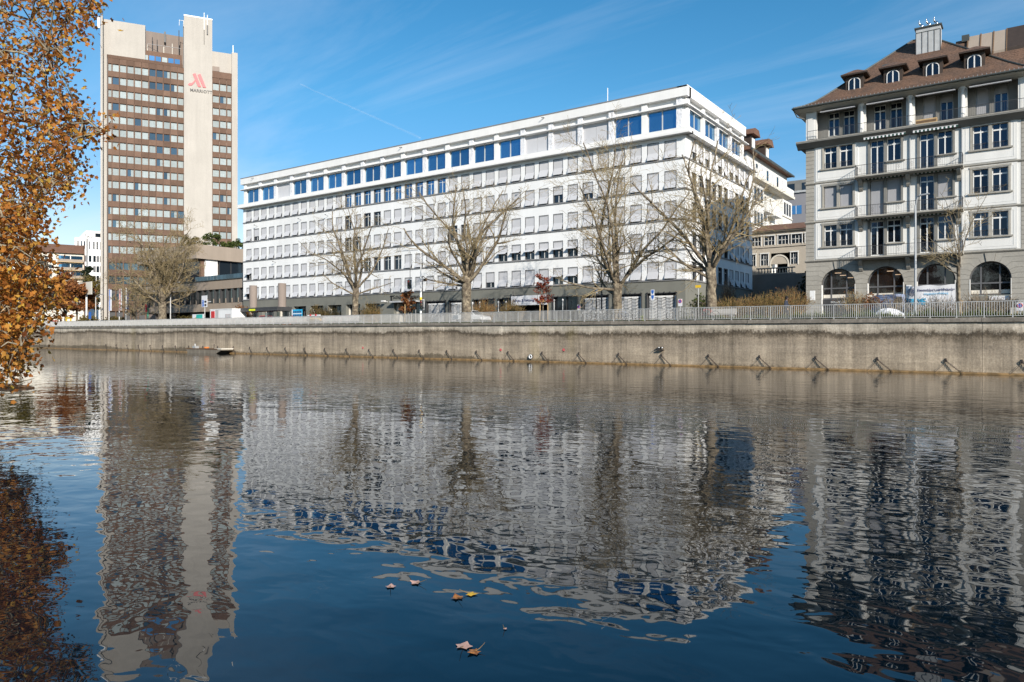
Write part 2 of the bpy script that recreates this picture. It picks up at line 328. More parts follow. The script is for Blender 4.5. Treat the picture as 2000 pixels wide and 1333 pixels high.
def water_material():
    m = bpy.data.materials.new('river_water'); m.use_nodes = True; t = m.node_tree; n = t.nodes; l = t.links; b = n['Principled BSDF']
    b.inputs['Base Color'].default_value = (.001, .006, .011, 1); b.inputs['Roughness'].default_value = .012; b.inputs['IOR'].default_value = 1.43
    g = n.new('ShaderNodeNewGeometry')
    def noise(scale, det, sx, dist=0.):
        mp = n.new('ShaderNodeMapping'); l.new(g.outputs['Position'], mp.inputs[0]); mp.inputs['Scale'].default_value = sx; mp.inputs['Rotation'].default_value = (0, 0, R(-28))
        a = n.new('ShaderNodeTexNoise'); l.new(mp.outputs[0], a.inputs[0]); a.inputs['Scale'].default_value = scale; a.inputs['Detail'].default_value = det; a.inputs['Roughness'].default_value = .5; a.inputs['Distortion'].default_value = dist; return a.outputs[0]
    tot = None
    calm = n.new('ShaderNodeMapRange'); l.new(noise(.07, 3, (1, 1, 1)), calm.inputs[0]); calm.inputs[1].default_value = .38; calm.inputs[2].default_value = .62; calm.inputs[3].default_value = .45; calm.inputs[4].default_value = 1.25
    for sc_, det, sx, h, c in ((.5, 2, (1, 1.3, 1), .018, 0), (1.45, 2, (1, 1.35, 1), .0120, 1), (4.4, 1, (1, 1.25, 1), .0010, 1)):
        q = n.new('ShaderNodeMath'); q.operation = 'MULTIPLY'; l.new(noise(sc_, det, sx, .3), q.inputs[0]); q.inputs[1].default_value = h; o = q.outputs[0]
        if c:
            q2 = n.new('ShaderNodeMath'); q2.operation = 'MULTIPLY'; l.new(o, q2.inputs[0]); l.new(calm.outputs[0], q2.inputs[1]); o = q2.outputs[0]
        if tot is None: tot = o
        else:
            a = n.new('ShaderNodeMath'); a.operation = 'ADD'; l.new(tot, a.inputs[0]); l.new(o, a.inputs[1]); tot = a.outputs[0]
    bp = n.new('ShaderNodeBump'); bp.inputs['Strength'].default_value = 1; bp.inputs['Distance'].default_value = 1; l.new(tot, bp.inputs['Height']); l.new(bp.outputs[0], b.inputs['Normal'])
    return m
mt['water'] = water_material()
XL, XR = -1500, 1500
kind(MB().poly([(XL, .7, 0), (XR, .7, 0), (XR, YQ(XR)+.5, 0), (XL, YQ(XL)+.5, 0)]).obj('river', mt['water']), 'structure')
# near bank behind the camera
kind(MB().poly([(XL, -1500, 1.0), (XR, -1500, 1.0), (XR, .8, 1.0), (XL, .8, 1.0)], 0).poly([(XL, .8, -.6), (XR, .8, -.6), (XR, .8, 1.0), (XL, .8, 1.0)], 1).obj('near_bank', [mt['soil'], mt['stone_dark']]), 'structure')
# far bank: street level inland and the verge that rises from the coping
mb = MB(); xs = [XL, -400]+list(range(-220, 41, 10))+[200, XR]
for a, b in zip(xs, xs[1:]):
    def gz(x): return GZ(max(min(x, 0), -220))
    def ct(x): return CT(max(min(x, 20), -220))
    mb.poly([(a, YQ(a)+.3, ct(a)-.02), (b, YQ(b)+.3, ct(b)-.02), (b, YQ(b)+1.9, gz(b)), (a, YQ(a)+1.9, gz(a))], 0)
kind(mb.obj('verge', mt['soil']), 'structure')
mb = MB()
for a, b in zip(xs, xs[1:]):
    ga, gb = GZ(max(min(a, 0), -220)), GZ(max(min(b, 0), -220)); ha, hb_ = max(4.1, ga), max(4.1, gb); ya_, yb_ = max(72, YQ(a)+4), max(72, YQ(b)+4)
    mb.poly([(a, YQ(a)+1.9, ga), (b, YQ(b)+1.9, gb), (b, yb_, gb), (a, ya_, ga)]); mb.poly([(a, ya_, ga), (b, yb_, gb), (b, yb_+6, hb_), (a, ya_+6, ha)]); mb.poly([(a, ya_+6, ha), (b, yb_+6, hb_), (b, 3500, hb_), (a, 3500, ha)])
kind(mb.obj('street', mt['asphalt']), 'structure')
# ---------------------------------------------------------------- embankment wall
QR = (0, 55.6, 0)
ew = thing('embankment_wall', 'long stained concrete river wall rising from the water below the railing', 'wall', QR, QA)
rng = random.Random(3)
J = [22, 9.6, -2.5, -14.95, -28.6, -41.0]
while J[-1] > -330: J.append(J[-1]-12.4)
for a, b in zip(J[1:], J):
    mb = MB().box(a+.012, b-.012, 0, .6, -1.0, CT((a+b)/2)-.27+.002*(b-a))
    mb.obj('concrete_panel', mt['river_wall'], ew, (0, rng.uniform(0, .012), 0))
MB().box(-340, 30, .03, .5, -1.0, 3.2).obj('joint_backing', mt['mortar'], ew)
x = 25.0
while x > -330:
    L_ = 3.06 if x > -140 else 12
    zc = CT(x-L_/2); MB().prism([(-.13, zc-.28), (.42, zc-.28), (.42, zc), (-.10, zc), (-.13, zc-.04)], x-L_+.012, x-.012).obj('coping_stone', mt['coping'], ew, (0, rng.uniform(-.012, .012), rng.uniform(-.006, .006)))
    x -= L_
MB().prism([(-.22, -.3), (.02, -.3), (.02, .13), (-.16, .10), (-.22, .04)], -330, 25).obj('waterline_ledge', mt['ledge'], ew)
# ---------------------------------------------------------------- mooring chains
def chain_mesh(p0, p1, sag, link=.12, r=.012):
    mb = MB(); p0 = Vector(p0); p1 = Vector(p1); n = int((p1-p0).length/(link*.72))
    pts = [p0.lerp(p1, i/n)-Vector((0, 0, sag*4*(i/n)*(1-i/n))) for i in range(n+1)]
    for i in range(n):
        a, b = pts[i], pts[i+1]; t = (b-a).normalized(); s = t.cross(Vector((0, 1, 0))).normalized()
        if i % 2: s = Vector((0, 1, 0))
        w = .034; e = t*link*.16
        mb.tube([a-e+s*w*.5, a-e*.2+s*w, b+e*.2+s*w, b+e+s*w*.5], r, 4, 0, False); mb.tube([a-e-s*w*.5, a-e*.2-s*w, b+e*.2-s*w, b+e-s*w*.5], r, 4, 0, False)
        mb.tube([a-e+s*w*.5, a-e-s*w*.5], r, 4, 0, False); mb.tube([b+e+s*w*.5, b+e-s*w*.5], r, 4, 0, False)
    return mb.mesh('chain', mt['rust'])
CH = chain_mesh((.03, -.1, .82), (1.0, -.24, .02), .02)
RP = MB().tube([(-.02, -.08, .74), (-.3, -.12, .4), (-.62, -.22, .06)], .012, 4).mesh('rope', mt['rust'])
AN = MB().box(-.05, .05, -.03, .02, .78, 1.0).ring((0, -.09, .84), .075, .022, 'y', 10, 5).tube([(0, 0, .95), (0, -.1, .93), (0, -.1, .9)], .025, 5).mesh('anchor', mt['rust'])
CTXT = {0: 'by the wall joint under the rusticated corner of the brown-roofed building'}
for k in range(33):
    X = -.4-4.13*k
    lab = 'black mooring chain hanging from a ring on the river wall to the waterline'
    for q_, l_ in ((1038, 'black mooring chain hanging beside the round black and white ring'), (1266, 'black mooring chain hanging below the black iron bracket'), (1101, 'black mooring chain hanging under a red marker plate, next but one to the ring'), (446, 'black mooring chain hanging just off the bow of the work barge')):
        if abs(X-onQ(q_, 690).x) < 2.06: lab = l_
    t = thing('mooring_chain', lab, 'chain', (X, YQ(X)-.005, 0), QA, 'mooring chains along the river wall')
    put('wall_anchor', AN, t); put('chain_strand', CH, t)
    if k < 22: put('rope_strand', RP, t)
# lifebuoy ring, outlet flap, small red markers on the wall
p = onQ(1038, 697); t = thing('ring_buoy', 'round black and white ring hanging on the river wall beside a chain', 'ring buoy', (p.x, p.y-.1, 0), QA)
MB().ring((0, -.06, p.z), .16, .06, 'y', 20, 8).obj('tyre_ring', mt['white_paint'], t); MB().ring((0, -.02, p.z), .2, .06, 'y', 20, 8).obj('rubber_ring', mt['rubber'], t)
p = onQ(1292, 681); t = thing('outlet_bracket', 'black iron bracket with hooks jutting from the river wall', 'bracket', (p.x, p.y, p.z), QA)
MB().box(-.25, .25, -.28, .02, -.16, -.08).box(-.2, .24, -.22, .02, .06, .14).obj('arm_plate', mt['rust'], t); MB().tube([(-.2, -.2, .1), (-.5, -.32, -.12)], .03, 6).tube([(.15, -.2, -.12), (.15, -.25, .1)], .03, 6).obj('hook', mt['rust'], t); MB().box(.16, .24, -.30, -.22, .02, .12).box(-.14, -.06, -.30, -.22, .05, .13).obj('bolt', mt['white_paint'], t)
for q, lb in ((1101, 'small red marker plate on the river wall above a chain, far from the barge'), (978, 'small red marker plate on the river wall midway to the bracket'), (709, 'small red marker plate on the river wall below the tree shadow')):
    p = onQ(q, 684 if q > 900 else 680); t = thing('marker_plate', lb, 'marker', (p.x, p.y, p.z), QA)
    MB().poly([(-.12, -.03, -.1), (.12, -.03, -.1), (.16, -.05, .1), (-.05, -.05, .16)]).box(-.1, .1, -.045, -.01, -.08, .08).obj('plate', mt['logo_red'], t); MB().box(-.02, .02, -.03, .01, -.16, .06).obj('bracket', mt['rust'], t)
# ---------------------------------------------------------------- quay railing
rl = thing('quay_railing', 'galvanised steel railing of upright bars along the top of the river wall', 'railing', QR, QA)
PM = MB().box(-.03, .03, -.03, .03, 0, 1.06).box(-.07, .07, -.06, .06, 0, .015).mesh('post', mt['galv'])
BM = MB().box(-.014, .014, -.024, .024, .10, 1.02).mesh('bar', mt['galv'])
FY = .2; x0 = -13.13+1.53*13; posts = [x0-1.53*i for i in range(112)]; nb = 0; far = MB()
for i, px in enumerate(posts): put('post', PM, rl, (px, FY, CT(px)))
for i, (a, b) in enumerate(zip(posts, posts[1:])):
    za, zb = CT(a), CT(b); mid = (za+zb)/2
    MB().box(b, a, FY-.03, FY+.03, mid+1.02, mid+1.065).obj('top_rail', mt['galv'], rl); MB().box(b, a, FY-.015, FY+.015, mid+.085, mid+.12).obj('bottom_rail', mt['galv'], rl)
    for k in range(1, 11):
        bx = a-k*.139
        if -43 < bx < 0 and nb < 300: put('bar', BM, rl, (bx, FY, CT(bx))); nb += 1
        else: c = CT(bx); far.box(bx-.014, bx+.014, FY-.024, FY+.024, c+.10, c+1.02)
kind(far.obj('bars', mt['galv'], rl), 'stuff')
# ---------------------------------------------------------------- grass and weeds along the railing
def blades(mb, rng, n, X0, X1, h0, h1, y0=.32, y1=1.7, w=.03):
    for _ in range(n):
        X = rng.uniform(X0, X1); d = rng.uniform(y0, y1); gz_ = CT(X)+(GZ(X)-CT(X))*min(1, max(0, (d-.3)/1.6))
        g = mnoise.noise((X*.6, d, 3)); h = rng.uniform(h0, h1)*(1+.7*g)
        if h < .03: continue
        a = rng.uniform(0, 6.28); y = YQ(X)+d; lean = rng.uniform(0, .6)*h; b = rng.uniform(0, 6.28)
        mb.poly([(X-w*math.cos(a), y-w*math.sin(a), gz_-.02), (X+w*math.cos(a), y+w*math.sin(a), gz_-.02), (X+lean*math.cos(b), y+lean*math.sin(b), gz_+h)])
mb = MB(); rg = random.Random(8)
blades(mb, rg, 9000, -100, 2, .06, .22); blades(mb, rg, 5200, -24, 2, .12, .42); blades(mb, rg, 800, -16, 2, .3, .7, .5); blades(mb, rg, 2500, -170, -100, .05, .2, w=.05)
kind(tag(mb.obj('verge_grass', mt['grass']), 'green grass and weeds growing behind the quay railing', 'grass'), 'stuff')
mb = MB()
for _ in range(900):
    X = rg.uniform(-45, 1); d = rg.uniform(.3, 1.5); z = CT(X)+(GZ(X)-CT(X))*(d-.3)/1.6+rg.uniform(.02, .2); a = rg.uniform(0, 6.28); s_ = rg.uniform(.03, .075); y = YQ(X)+d
    u = Vector((math.cos(a), math.sin(a), rg.uniform(-.4, .4)))*s_; w = Vector((-math.sin(a), math.cos(a), rg.uniform(.2, 1)))*s_; c = Vector((X, y, z)); mb.poly([c-u, c-w, c+u, c+w])
kind(tag(mb.obj('fallen_leaves', mt['leaf_orange']), 'dry orange leaves caught in the grass behind the railing', 'leaves'), 'stuff')
# ================================================================== WHITE OFFICE BUILDING
OX, OY = -110.43, 75.0; OW, OD = 80.03, 23.3
ob = thing('office_building', 'long white plastered office block with rows of small windows and a glazed top floor', 'building', (OX, OY, 0))
PIT, WW, WH = 2.0713, 1.40, 2.0
SILL = [21.9, 18.58, 15.26, 11.95, 8.67]
cols = [.97+PIT*i for i in range(38)]; scols = [1.75+PIT*i for i in range(10)]
def row_holes(cs): return [(c, c+WW, s+.05, s+.05+WH) for s in SILL for c in cs]
mb = MB(); wall_open(mb, 0, OW, 8.67, 24.36, row_holes(cols), 0, .45); mb.box(0, .45, .45, OD, 8.67, 24.36); mb.box(.45, OW-.45, OD-.45, OD, 8.67, 24.36); mb.obj('wall', mt['white_plaster'], ob)
mb = MB(); wall_open(mb, .45, OD, 8.67, 24.36, row_holes(scols), 0, .45); mb.obj('wall', mt['white_plaster'], ob, (OW, 0, 0), R(90))
# string courses
for s in SILL:
    b = MB().box(-.04, OW+.10, -.10, .02, s-.13, s+.03)
    b.obj('string_course', mt['grey_trim'], ob); MB().box(.03, OD, -.10, .02, s-.13, s+.03).obj('string_course', mt['grey_trim'], ob, (OW, 0, 0), R(90))
# windows: frame in the reveal, pane, fabric blind with the lower third tilted out
WM = MB()
WM.box(0, .06, .16, .24, 0, WH).box(WW-.06, WW, .16, .24, 0, WH).box(.06, WW-.06, .16, .24, WH-.08, WH).box(.06, WW-.06, .16, .24, 0, .06)
WM.box(WW/2-.035, WW/2+.035, .17, .23, .06, WH-.08, 1).box(.06, WW-.06, .17, .23, WH-.55, WH-.50, 1)
WM.box(.001, .02, -.012, .16, 0, WH, 0).box(WW-.02, WW-.001, -.012, .16, 0, WH, 0).box(.02, WW-.02, -.012, .16, WH-.07, WH-.001, 0)
WMe = WM.mesh('window', [mt['frame_dark'], mt['frame_white']])
PMe = MB().box(.05, WW-.05, .20, .21, .05, WH-.05).mesh('pane', mt['glass_dark']); PMb = MB().box(.05, WW-.05, .20, .21, .05, WH-.05).mesh('pane', mt['glass_blue'])
def blind(full, tilt):
    b = MB(); x0, x1 = .05, WW-.05; zt = WH-.07; zm = WH*full
    b.box(x0, x1, .02, .09, zt-.07, zt, 1)
    b.poly([(x0, .055, zt), (x1, .055, zt), (x1, .055, zm), (x0, .055, zm)]).poly([(x0, .062, zt), (x0, .062, zm), (x1, .062, zm), (x1, .062, zt)])
    if tilt:
        zb, yb = (.08, -.24) if full < .5 else (zm-.28, -.5)
        b.poly([(x0, .055, zm), (x1, .055, zm), (x1, yb, zb), (x0, yb, zb)]); b.box(x0, x1, yb-.02, yb+.02, zb-.035, zb, 1)
        for x in (x0-.01, x1+.01): b.tube([(x, .06, zb+(.1 if full < .5 else -.2)), (x, yb, zb-.01)], .015, 4, 1)
    else: b.box(x0, x1, .04, .075, zm-.035, zm, 1)
    return b.mesh('blind', [mt['blind'], mt['frame_grey']])
BC = [blind(.44, True), blind(.42, True), blind(.46, True)]; BH = [blind(.60, True), blind(.5, False), blind(.36, False)]
OPEN = {(0, c) for c in range(12, 22)}|{(1, 14), (1, 15), (1, 12), (2, 12), (2, 13), (2, 22), (2, 23), (3, 14), (3, 15), (3, 16), (3, 17)}
HALF = {(1, 30): 1, (1, 32): 2, (3, 26): 0, (3, 27): 0, (3, 28): 0, (3, 29): 0, (3, 30): 0, (3, 31): 0, (4, 25): 2, (4, 30): 0, (4, 31): 0, (4, 0): 0, (3, 0): 0, (1, 1): 2}
rg = random.Random(5)
for r, s in enumerate(SILL):
    for c, x in enumerate(cols):
        w = put('window', WMe, ob, (x, 0, s+.05)); op = (r, c) in OPEN
        put('pane', PMb if r == 0 and op else PMe, w)
        if (r, c) in HALF: put('blind', BH[HALF[(r, c)]], w)
        elif not op: put('blind', rg.choice(BC), w)
    for c, y in enumerate(scols):
        w = put('window', WMe, ob, (OW, y, s+.05), R(90)); put('pane', PMe, w)
        q = rg.random()
        if r == 0: put('blind', BH[1] if q < .6 else BC[0], w)
        elif r in (3, 4) and c > 5: put('blind', BC[0], w)
        elif q < .3: put('blind', rg.choice(BC+BH), w)
# top floor
def topfloor(L_, bays, parent, loc, rz, states, lead):
    MB().box(-.75 if lead else .0, L_+(.75 if lead else 0), -.75, .4, 24.36, 24.62).box(-.62 if lead else 0, L_+(.62 if lead else 0), -.62, .4, 24.62, 25.02).obj('cornice_slab', mt['white_beam'], parent, loc, rz)
    zb, zt = 25.02, 28.46
    holes = [(a+.33, b-.33, zb+.12, 27.5) for a, b in bays]; mb = MB(); wall_open(mb, 0, L_, zb, zt, holes, .2, .8); mb.obj('top_wall', mt['white_beam'], parent, loc, rz)
    edges = sorted({a for a, b in bays}|{b for a, b in bays})
    for e in edges:
        MB().box(e-.33, e+.33, -.1, .2, zb, zt).obj('pillar', mt['wrap'] if rg.random() < .65 else mt['white_beam'], parent, loc, rz)
    MB().prism([(-.45, 27.50), (.02, 27.46), (.02, 27.62), (-.45, 27.60)], -.4 if lead else 0, L_+(.45 if lead else .9)).obj('sunshade_rail', mt['white_beam'], parent, loc, rz)
    for (a, b), st in zip(bays, states):
        w = b-a-.66; m = MB(); h = 27.5-zb-.12; x0 = a+.33
        m.box(x0, x0+.12, .16, .28, zb+.12, 27.5).box(x0+w-.08, x0+w, .16, .28, zb+.12, 27.5).box(x0+w/2-.06, x0+w/2+.06, .16, .28, zb+.12, 27.5).box(x0, x0+w, .16, .28, 27.42, 27.5).box(x0, x0+w, .16, .28, zb+.12, zb+.19)
        win = m.obj('top_window', mt['frame_grey'], parent, loc, rz)
        put('pane', MB().box(x0+.05, x0+w-.05, .22, .24, zb+.14, 27.48).mesh('pane', mt['glass_blue']), win)
        if st: put('blind', MB().box(x0+.03, x0+w/2-.02, .12, .15, zb+.15, 27.46).box(x0+w/2+.02, x0+w-.03, .12, .15, zb+.15, 27.46).mesh('blind', mt['blind2']), win)
    MB().box(-.32 if lead else .32, L_+(.32 if lead else 0), -.32, .8, zt, 29.46).obj('roof_fascia', mt['white_beam'], parent, loc, rz)
    MB().box(-.36 if lead else -.36, L_+(.30 if lead else 0), -.36, .85, 29.46, 29.58 if lead else 29.585).obj('roof_edge', mt['grey_trim'] if lead else mt['white_beam'], parent, loc, rz)
pe = [.64+4.1426*j for j in range(20)]
topfloor(OW, list(zip(pe, pe[1:])), ob, (0, 0, 0), 0, [j in (2, 14, 15, 16) for j in range(19)], True)
pe2 = [.68+4.6*j for j in range(5)]
topfloor(19.6, list(zip(pe2, pe2[1:])), ob, (OW, 0, 0), R(90), [0, 0, 0, 0], False)
MB().box(19.6, OD+.3, -.75, .4, 24.36, 24.62).obj('cornice_slab', mt['white_beam'], ob, (OW, 0, 0), R(90))
MB().box(.5, OW-.5, .8, 19.2, 24.62, 29.3).obj('roof', mt['grey_trim'], ob); MB().box(.5, OW-.5, 19.2, OD-.4, 24.36, 24.6).obj('terrace', mt['grey_trim'], ob)
MB().tube([(OW-10, 1.0, 29.4), (OW-10, 1.0, 31.6)], .05, 6).obj('roof_mast', mt['white_paint'], ob)
for lx in (3.4, 62.0, 38.0):
    MB().tube([(lx, -.30, 29.2), (lx-.1, -.75, 29.1)], .05, 6).obj('waterspout', mt['dark_metal'], ob)
for lx, lz in ((4.0, 21.0), (15.5, 21.0), (22, 21.0), (47, 20.7), (58.5, 20.6), (9, 14.6)):
    MB().tube([(lx, .02, lz), (lx-.05, -.5, lz+.12)], .025, 5).lathe([(.02, lz+.08), (.1, lz+.1), (.1, lz+.2), (.02, lz+.22)], 8, 0, (lx-.05, -.55)).obj('wall_camera', mt['dark_metal'], ob)
# ground floor: dark plaster with deep openings
bay = [2.71+4.1426*j for j in range(19)]
ghole = []
for j, c in enumerate(bay):
    if j == 8: continue
    if j == 9: ghole.append((36.1, 41.2, 4.0, 7.2)); continue
    if j == 14: ghole.append((57.4, 62.3, 4.0, 7.15)); continue
    w = 3.1 if j < 9 else 3.5
    ghole.append((c-w/2, c+w/2, 4.0 if j > 9 else 4.4, 7.2))
mb = MB(); wall_open(mb, 0, OW, 3.4, 8.54, ghole, 0, .55); mb.box(0, .45, .55, OD, 4, 8.54).obj('ground_floor_wall', mt['dark_plaster'], ob)
mb = MB(); wall_open(mb, .55, OD, 3.4, 8.54, [(3.2, 4.6, 4.9, 7.1)], 0, .5); mb.obj('ground_floor_wall', mt['dark_plaster'], ob, (OW, 0, 0), R(90))
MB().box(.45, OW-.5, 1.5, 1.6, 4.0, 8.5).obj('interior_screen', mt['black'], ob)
PB = MB().box(-.35, .35, .02, .1, 0, .12).mesh('lamp', mt['white_paint'])
def shutter(w, h, seed):
    b = MB(); n = 3; cw = (w-.5)/n; rr = random.Random(seed); x0 = -w/2+.18
    for i in range(n):
        a = x0+i*cw; half = cw*.47
        z = .05
        while z < h-.35:                                # pleated columns: one leaf faces the sun, the next slants down
            b.poly([(a, .10, z), (a+half, .02, z+.02), (a+half, .02, z+.115), (a, .10, z+.095)], 0)
            b.poly([(a+half+.02, .02, z+.02), (a+2*half, .12, z-.10), (a+2*half, .12, z-.03), (a+half+.02, .02, z+.09)], 0); z += .165
        b.box(a, a+cw*.96, .04, .14, h-.30, h-.12, 0)
    b.box(x0+n*cw+.02, x0+n*cw+.2, .06, .1, 0, h-.12, 0)
    return b.mesh('shutter', mt['white_paint'])
mt['shutter_back'] = M('shutter_back', (.055, .06, .085), .5, .1)
SHM = shutter(3.5, 2.95, 2)
for j, c in enumerate(bay):
    if j in (8, 9, 14): continue
    if j < 8:      # deep window with a pale splayed reveal
        f = MB(); f.box(c-1.5, c-1.42, .9, 1.0, 4.4, 7.15).box(c+1.42, c+1.5, .9, 1.0, 4.4, 7.15).box(c-.04, c+.04, .9, 1.0, 4.4, 7.15).box(c-1.5, c+1.5, .9, 1.0, 7.05, 7.15)
        w = f.obj('shop_window', mt['frame_dark'], ob); put('pane', MB().box(c-1.48, c+1.48, .95, .97, 4.4, 7.1).mesh('pane', mt['glass_dark']), w)
        put('reveal', MB().box(c-1.545, c-1.5, .56, .95, 4.4, 7.19).box(c+1.5, c+1.545, .56, .95, 4.4, 7.19).mesh('reveal', mt['stucco_cream']), w)
        if j in (2, 3, 6, 7): put('sticker', MB().prism([(c+.75, 4.5), (c+1.35, 4.5), (c+1.35, 6.5), (c+1.0, 6.0), (c+.8, 5.2)], .92, .935, 'y').mesh('sticker', mt['sheet']), w)
    else:
        f = MB().box(c-1.78, c-1.7, -.12, .35, 4.05, 7.26).box(c+1.7, c+1.78, -.12, .35, 4.05, 7.26).box(c-1.78, c+1.78, -.12, .35, 7.18, 7.26).box(c-.03, c+.03, .2, .35, 4.05, 7.18)
        for i in range(18): f.prism([(-.12, 4.2+i*.165), (-.19, 4.24+i*.165), (-.12, 4.28+i*.165)], c-1.78, c-1.70)
        for i in range(6): f.box(c-1.7+i*.67, c-1.64+i*.67, -.2, .0, 7.25, 7.36)
        g = f.obj('gate_frame', mt['dark_metal'], ob)
        if j in (12, 13, 15):
            put('pane', MB().box(c-1.7, c+1.7, .42, .44, 4.05, 7.2).mesh('pane', mt['glass_dark']), g)
            l_ = MB()
            for i in range(22): l_.box(c-1.68, c+1.68, .24, .28, 4.25+i*.13, 4.27+i*.13)
            put('louvre', l_.mesh('louvre', mt['dark_metal']), g)
        else:
            put('backing', MB().box(c-1.7, c+1.7, .40, .43, 4.05, 7.2).mesh('backing', mt['shutter_back']), g); put('shutter', SHM, g, (c, .12, 4.1))
# main entrance and gateway
mb = MB().box(36.1, 41.2, -.9, .6, 7.2, 7.42); mb.obj('entrance_canopy', mt['frame_grey'], ob)
mb = MB()
for q in (37.5, 38.4, 39.3, 40.2): mb.box(q-.04, q+.04, 1.1, 1.18, 4.1, 7.1)
mb.box(37.4, 40.3, 1.1, 1.18, 6.5, 6.58); d = mb.obj('entrance_door', mt['frame_grey'], ob); put('pane', MB().box(37.4, 40.3, 1.2, 1.22, 4.1, 7.1).mesh('pane', mt['glass_dark']), d)
MB().box(36.1, 36.5, .56, 1.45, 4.1, 7.2).obj('entrance_reveal', mt['stucco_cream'], ob)
lettering('Schutz & Rettung', .78, mt['black'], ob, (35.95, -.02, 7.75), ext=.02)
MB().box(35.6, 35.75, -.12, .0, 7.5, 8.2).box(35.5, 36.0, -.14, .0, 8.15, 8.25).obj('emblem', mt['black'], ob)
MB().tube([(34.9, .0, 7.35), (34.8, -.55, 7.45)], .035, 6).box(34.45, 35.0, -.95, -.5, 7.38, 7.56).obj('wall_lamp', mt['white_paint'], ob)
bn = MB().box(57.1, 61.0, -.42, -.38, 6.3, 7.5).box(61.1, 62.5, -.42, -.38, 6.3, 7.5).obj('entrance_banner', mt['sheet'], ob, label='white banner reading Schutz & Rettung over the gateway')
lettering('Schutz & Rettung', .46, mt['navy'], bn, (57.35, -.43, 6.75), ext=.004, bold=.01); lettering('>', .5, mt['navy'], bn, (61.5, -.43, 6.7), ext=.004)
MB().box(56.0, 59.0, -.5, -.3, 7.52, 7.58).tube([(57.4, -.4, 7.5), (57.4, -.4, 8.1)], .06, 6).obj('banner_bracket', mt['dark_metal'], ob)
for j in (12, 13, 15):
    for q in (-.6, .6):
        MB().tube([(bay[j]+q, -1.6, 4.1), (bay[j]+q, -1.6, 6.6)], .035, 6).lathe([(.05, 6.6), (.1, 6.65), (.1, 6.78), (.02, 6.85)], 8, 0, (bay[j]+q, -1.6)).obj('forecourt_lamp', mt['white_paint'], ob)
# ================================================================== RUSTICATED APARTMENT BUILDING
AX, AY = -17.7, 74.0; AW = 17.85
ab = thing('apartment_building', 'grand old apartment building with brown hipped tile roof, balconies and arched ground floor', 'building', (AX, AY, 0))
CX = [2.9, 6.92, 10.93, 14.95]; AR, ASP = 1.5, 7.35; G0 = 3.3
FLR = [9.76, 13.49, 17.22]
# ground floor: backing wall with arched openings, then individual stone blocks and voussoirs
mb = MB(); edges = [0]+[v for c in CX for v in (c-AR, c+AR)]+[AW]
for i in range(0, len(edges), 2): mb.box(edges[i], edges[i+1], .04, .6, G0, ASP)
for i in range(0, len(edges), 2): mb.box(edges[i], edges[i+1], .04, .6, ASP, 9.56)
for c in CX:
    pts = [(c-AR*math.cos(math.pi*k/16), ASP+AR*math.sin(math.pi*k/16)) for k in range(17)]
    for (xa, za), (xb, zb) in zip(pts, pts[1:]):
        mb.poly([(xa, .04, za), (xb, .04, zb), (xb, .04, 9.56), (xa, .04, 9.56)]); mb.poly([(xa, .04, za), (xa, .6, za), (xb, .6, zb), (xb, .04, zb)])
mb.box(0, .5, .6, 12.2, G0, 9.56); mb.box(AW-.5, AW, .6, 12.2, G0, 9.56); mb.obj('ground_floor_core', mt['mortar'], ab)
CH_ = .45; JT = .02; RO = 2.0
zc = [G0+CH_*q for q in range(int(round((ASP-G0)/CH_))+1)]
for za, zb in zip(zc, zc[1:]):                          # pier courses below the springing
    for i in range(5):
        l_ = 0 if i == 0 else CX[i-1]+AR; r_ = AW if i == 4 else CX[i]-AR
        MB().box(l_, r_, 0, .06, za+JT, zb).obj('stone_block', mt['stone_grey'], ab, (0, rg.uniform(-.008, .008), 0))
za_ = [ASP+CH_*q for q in range(5)]+[9.54]; ang = [math.asin(min(1, (z-ASP)/RO)) for z in za_[:5]]+[R(79)]
for q in range(5):                                      # stepped voussoirs run on into the courses
    z0, z1 = za_[q]+JT, za_[q+1]; a0, a1 = ang[q]+.014, ang[q+1]
    for i in range(5):
        P = []
        if i == 0: P += [(0, z0), (0, z1)]
        else:
            c = CX[i-1]; top = (c+RO*math.cos(a1), z1) if q < 4 else (c+(z1-ASP)/math.tan(a1), z1)
            P += [(c+RO*math.cos(ang[q]), z0)]+[(c+AR*math.cos(a0+(a1-a0)*t/4), ASP+AR*math.sin(a0+(a1-a0)*t/4)) for t in range(5)]+[top]
        if i == 4: P += [(AW, z1), (AW, z0)]
        else:
            c = CX[i]; top = (c-RO*math.cos(a1), z1) if q < 4 else (c-(z1-ASP)/math.tan(a1), z1)
            P += [top]+[(c-AR*math.cos(a1+(a0-a1)*t/4), ASP+AR*math.sin(a1+(a0-a1)*t/4)) for t in range(5)]+[(c-RO*math.cos(ang[q]), z0)]
        MB().prism(P, 0, .3, 'y').obj('voussoir_course', mt['stone_grey'], ab, (0, rg.uniform(-.008, .008), 0))
for c in CX:
    a = R(79)+.012; zt = 9.54; MB().prism([(c-AR*math.cos(a), ASP+AR*math.sin(a)), (c, ASP+AR), (c+AR*math.cos(a), ASP+AR*math.sin(a)), (c+(zt-ASP)/math.tan(a), zt), (c-(zt-ASP)/math.tan(a), zt)], -.07, .45, 'y').obj('keystone', mt['stone_grey'], ab)
    for sgn in (-1, 1):     # pale jamb lining
        MB().box(c+sgn*AR-(.05 if sgn > 0 else 0), c+sgn*AR+(.05 if sgn < 0 else 0), -.02, .5, G0, ASP).obj('jamb', mt['stucco'], ab)
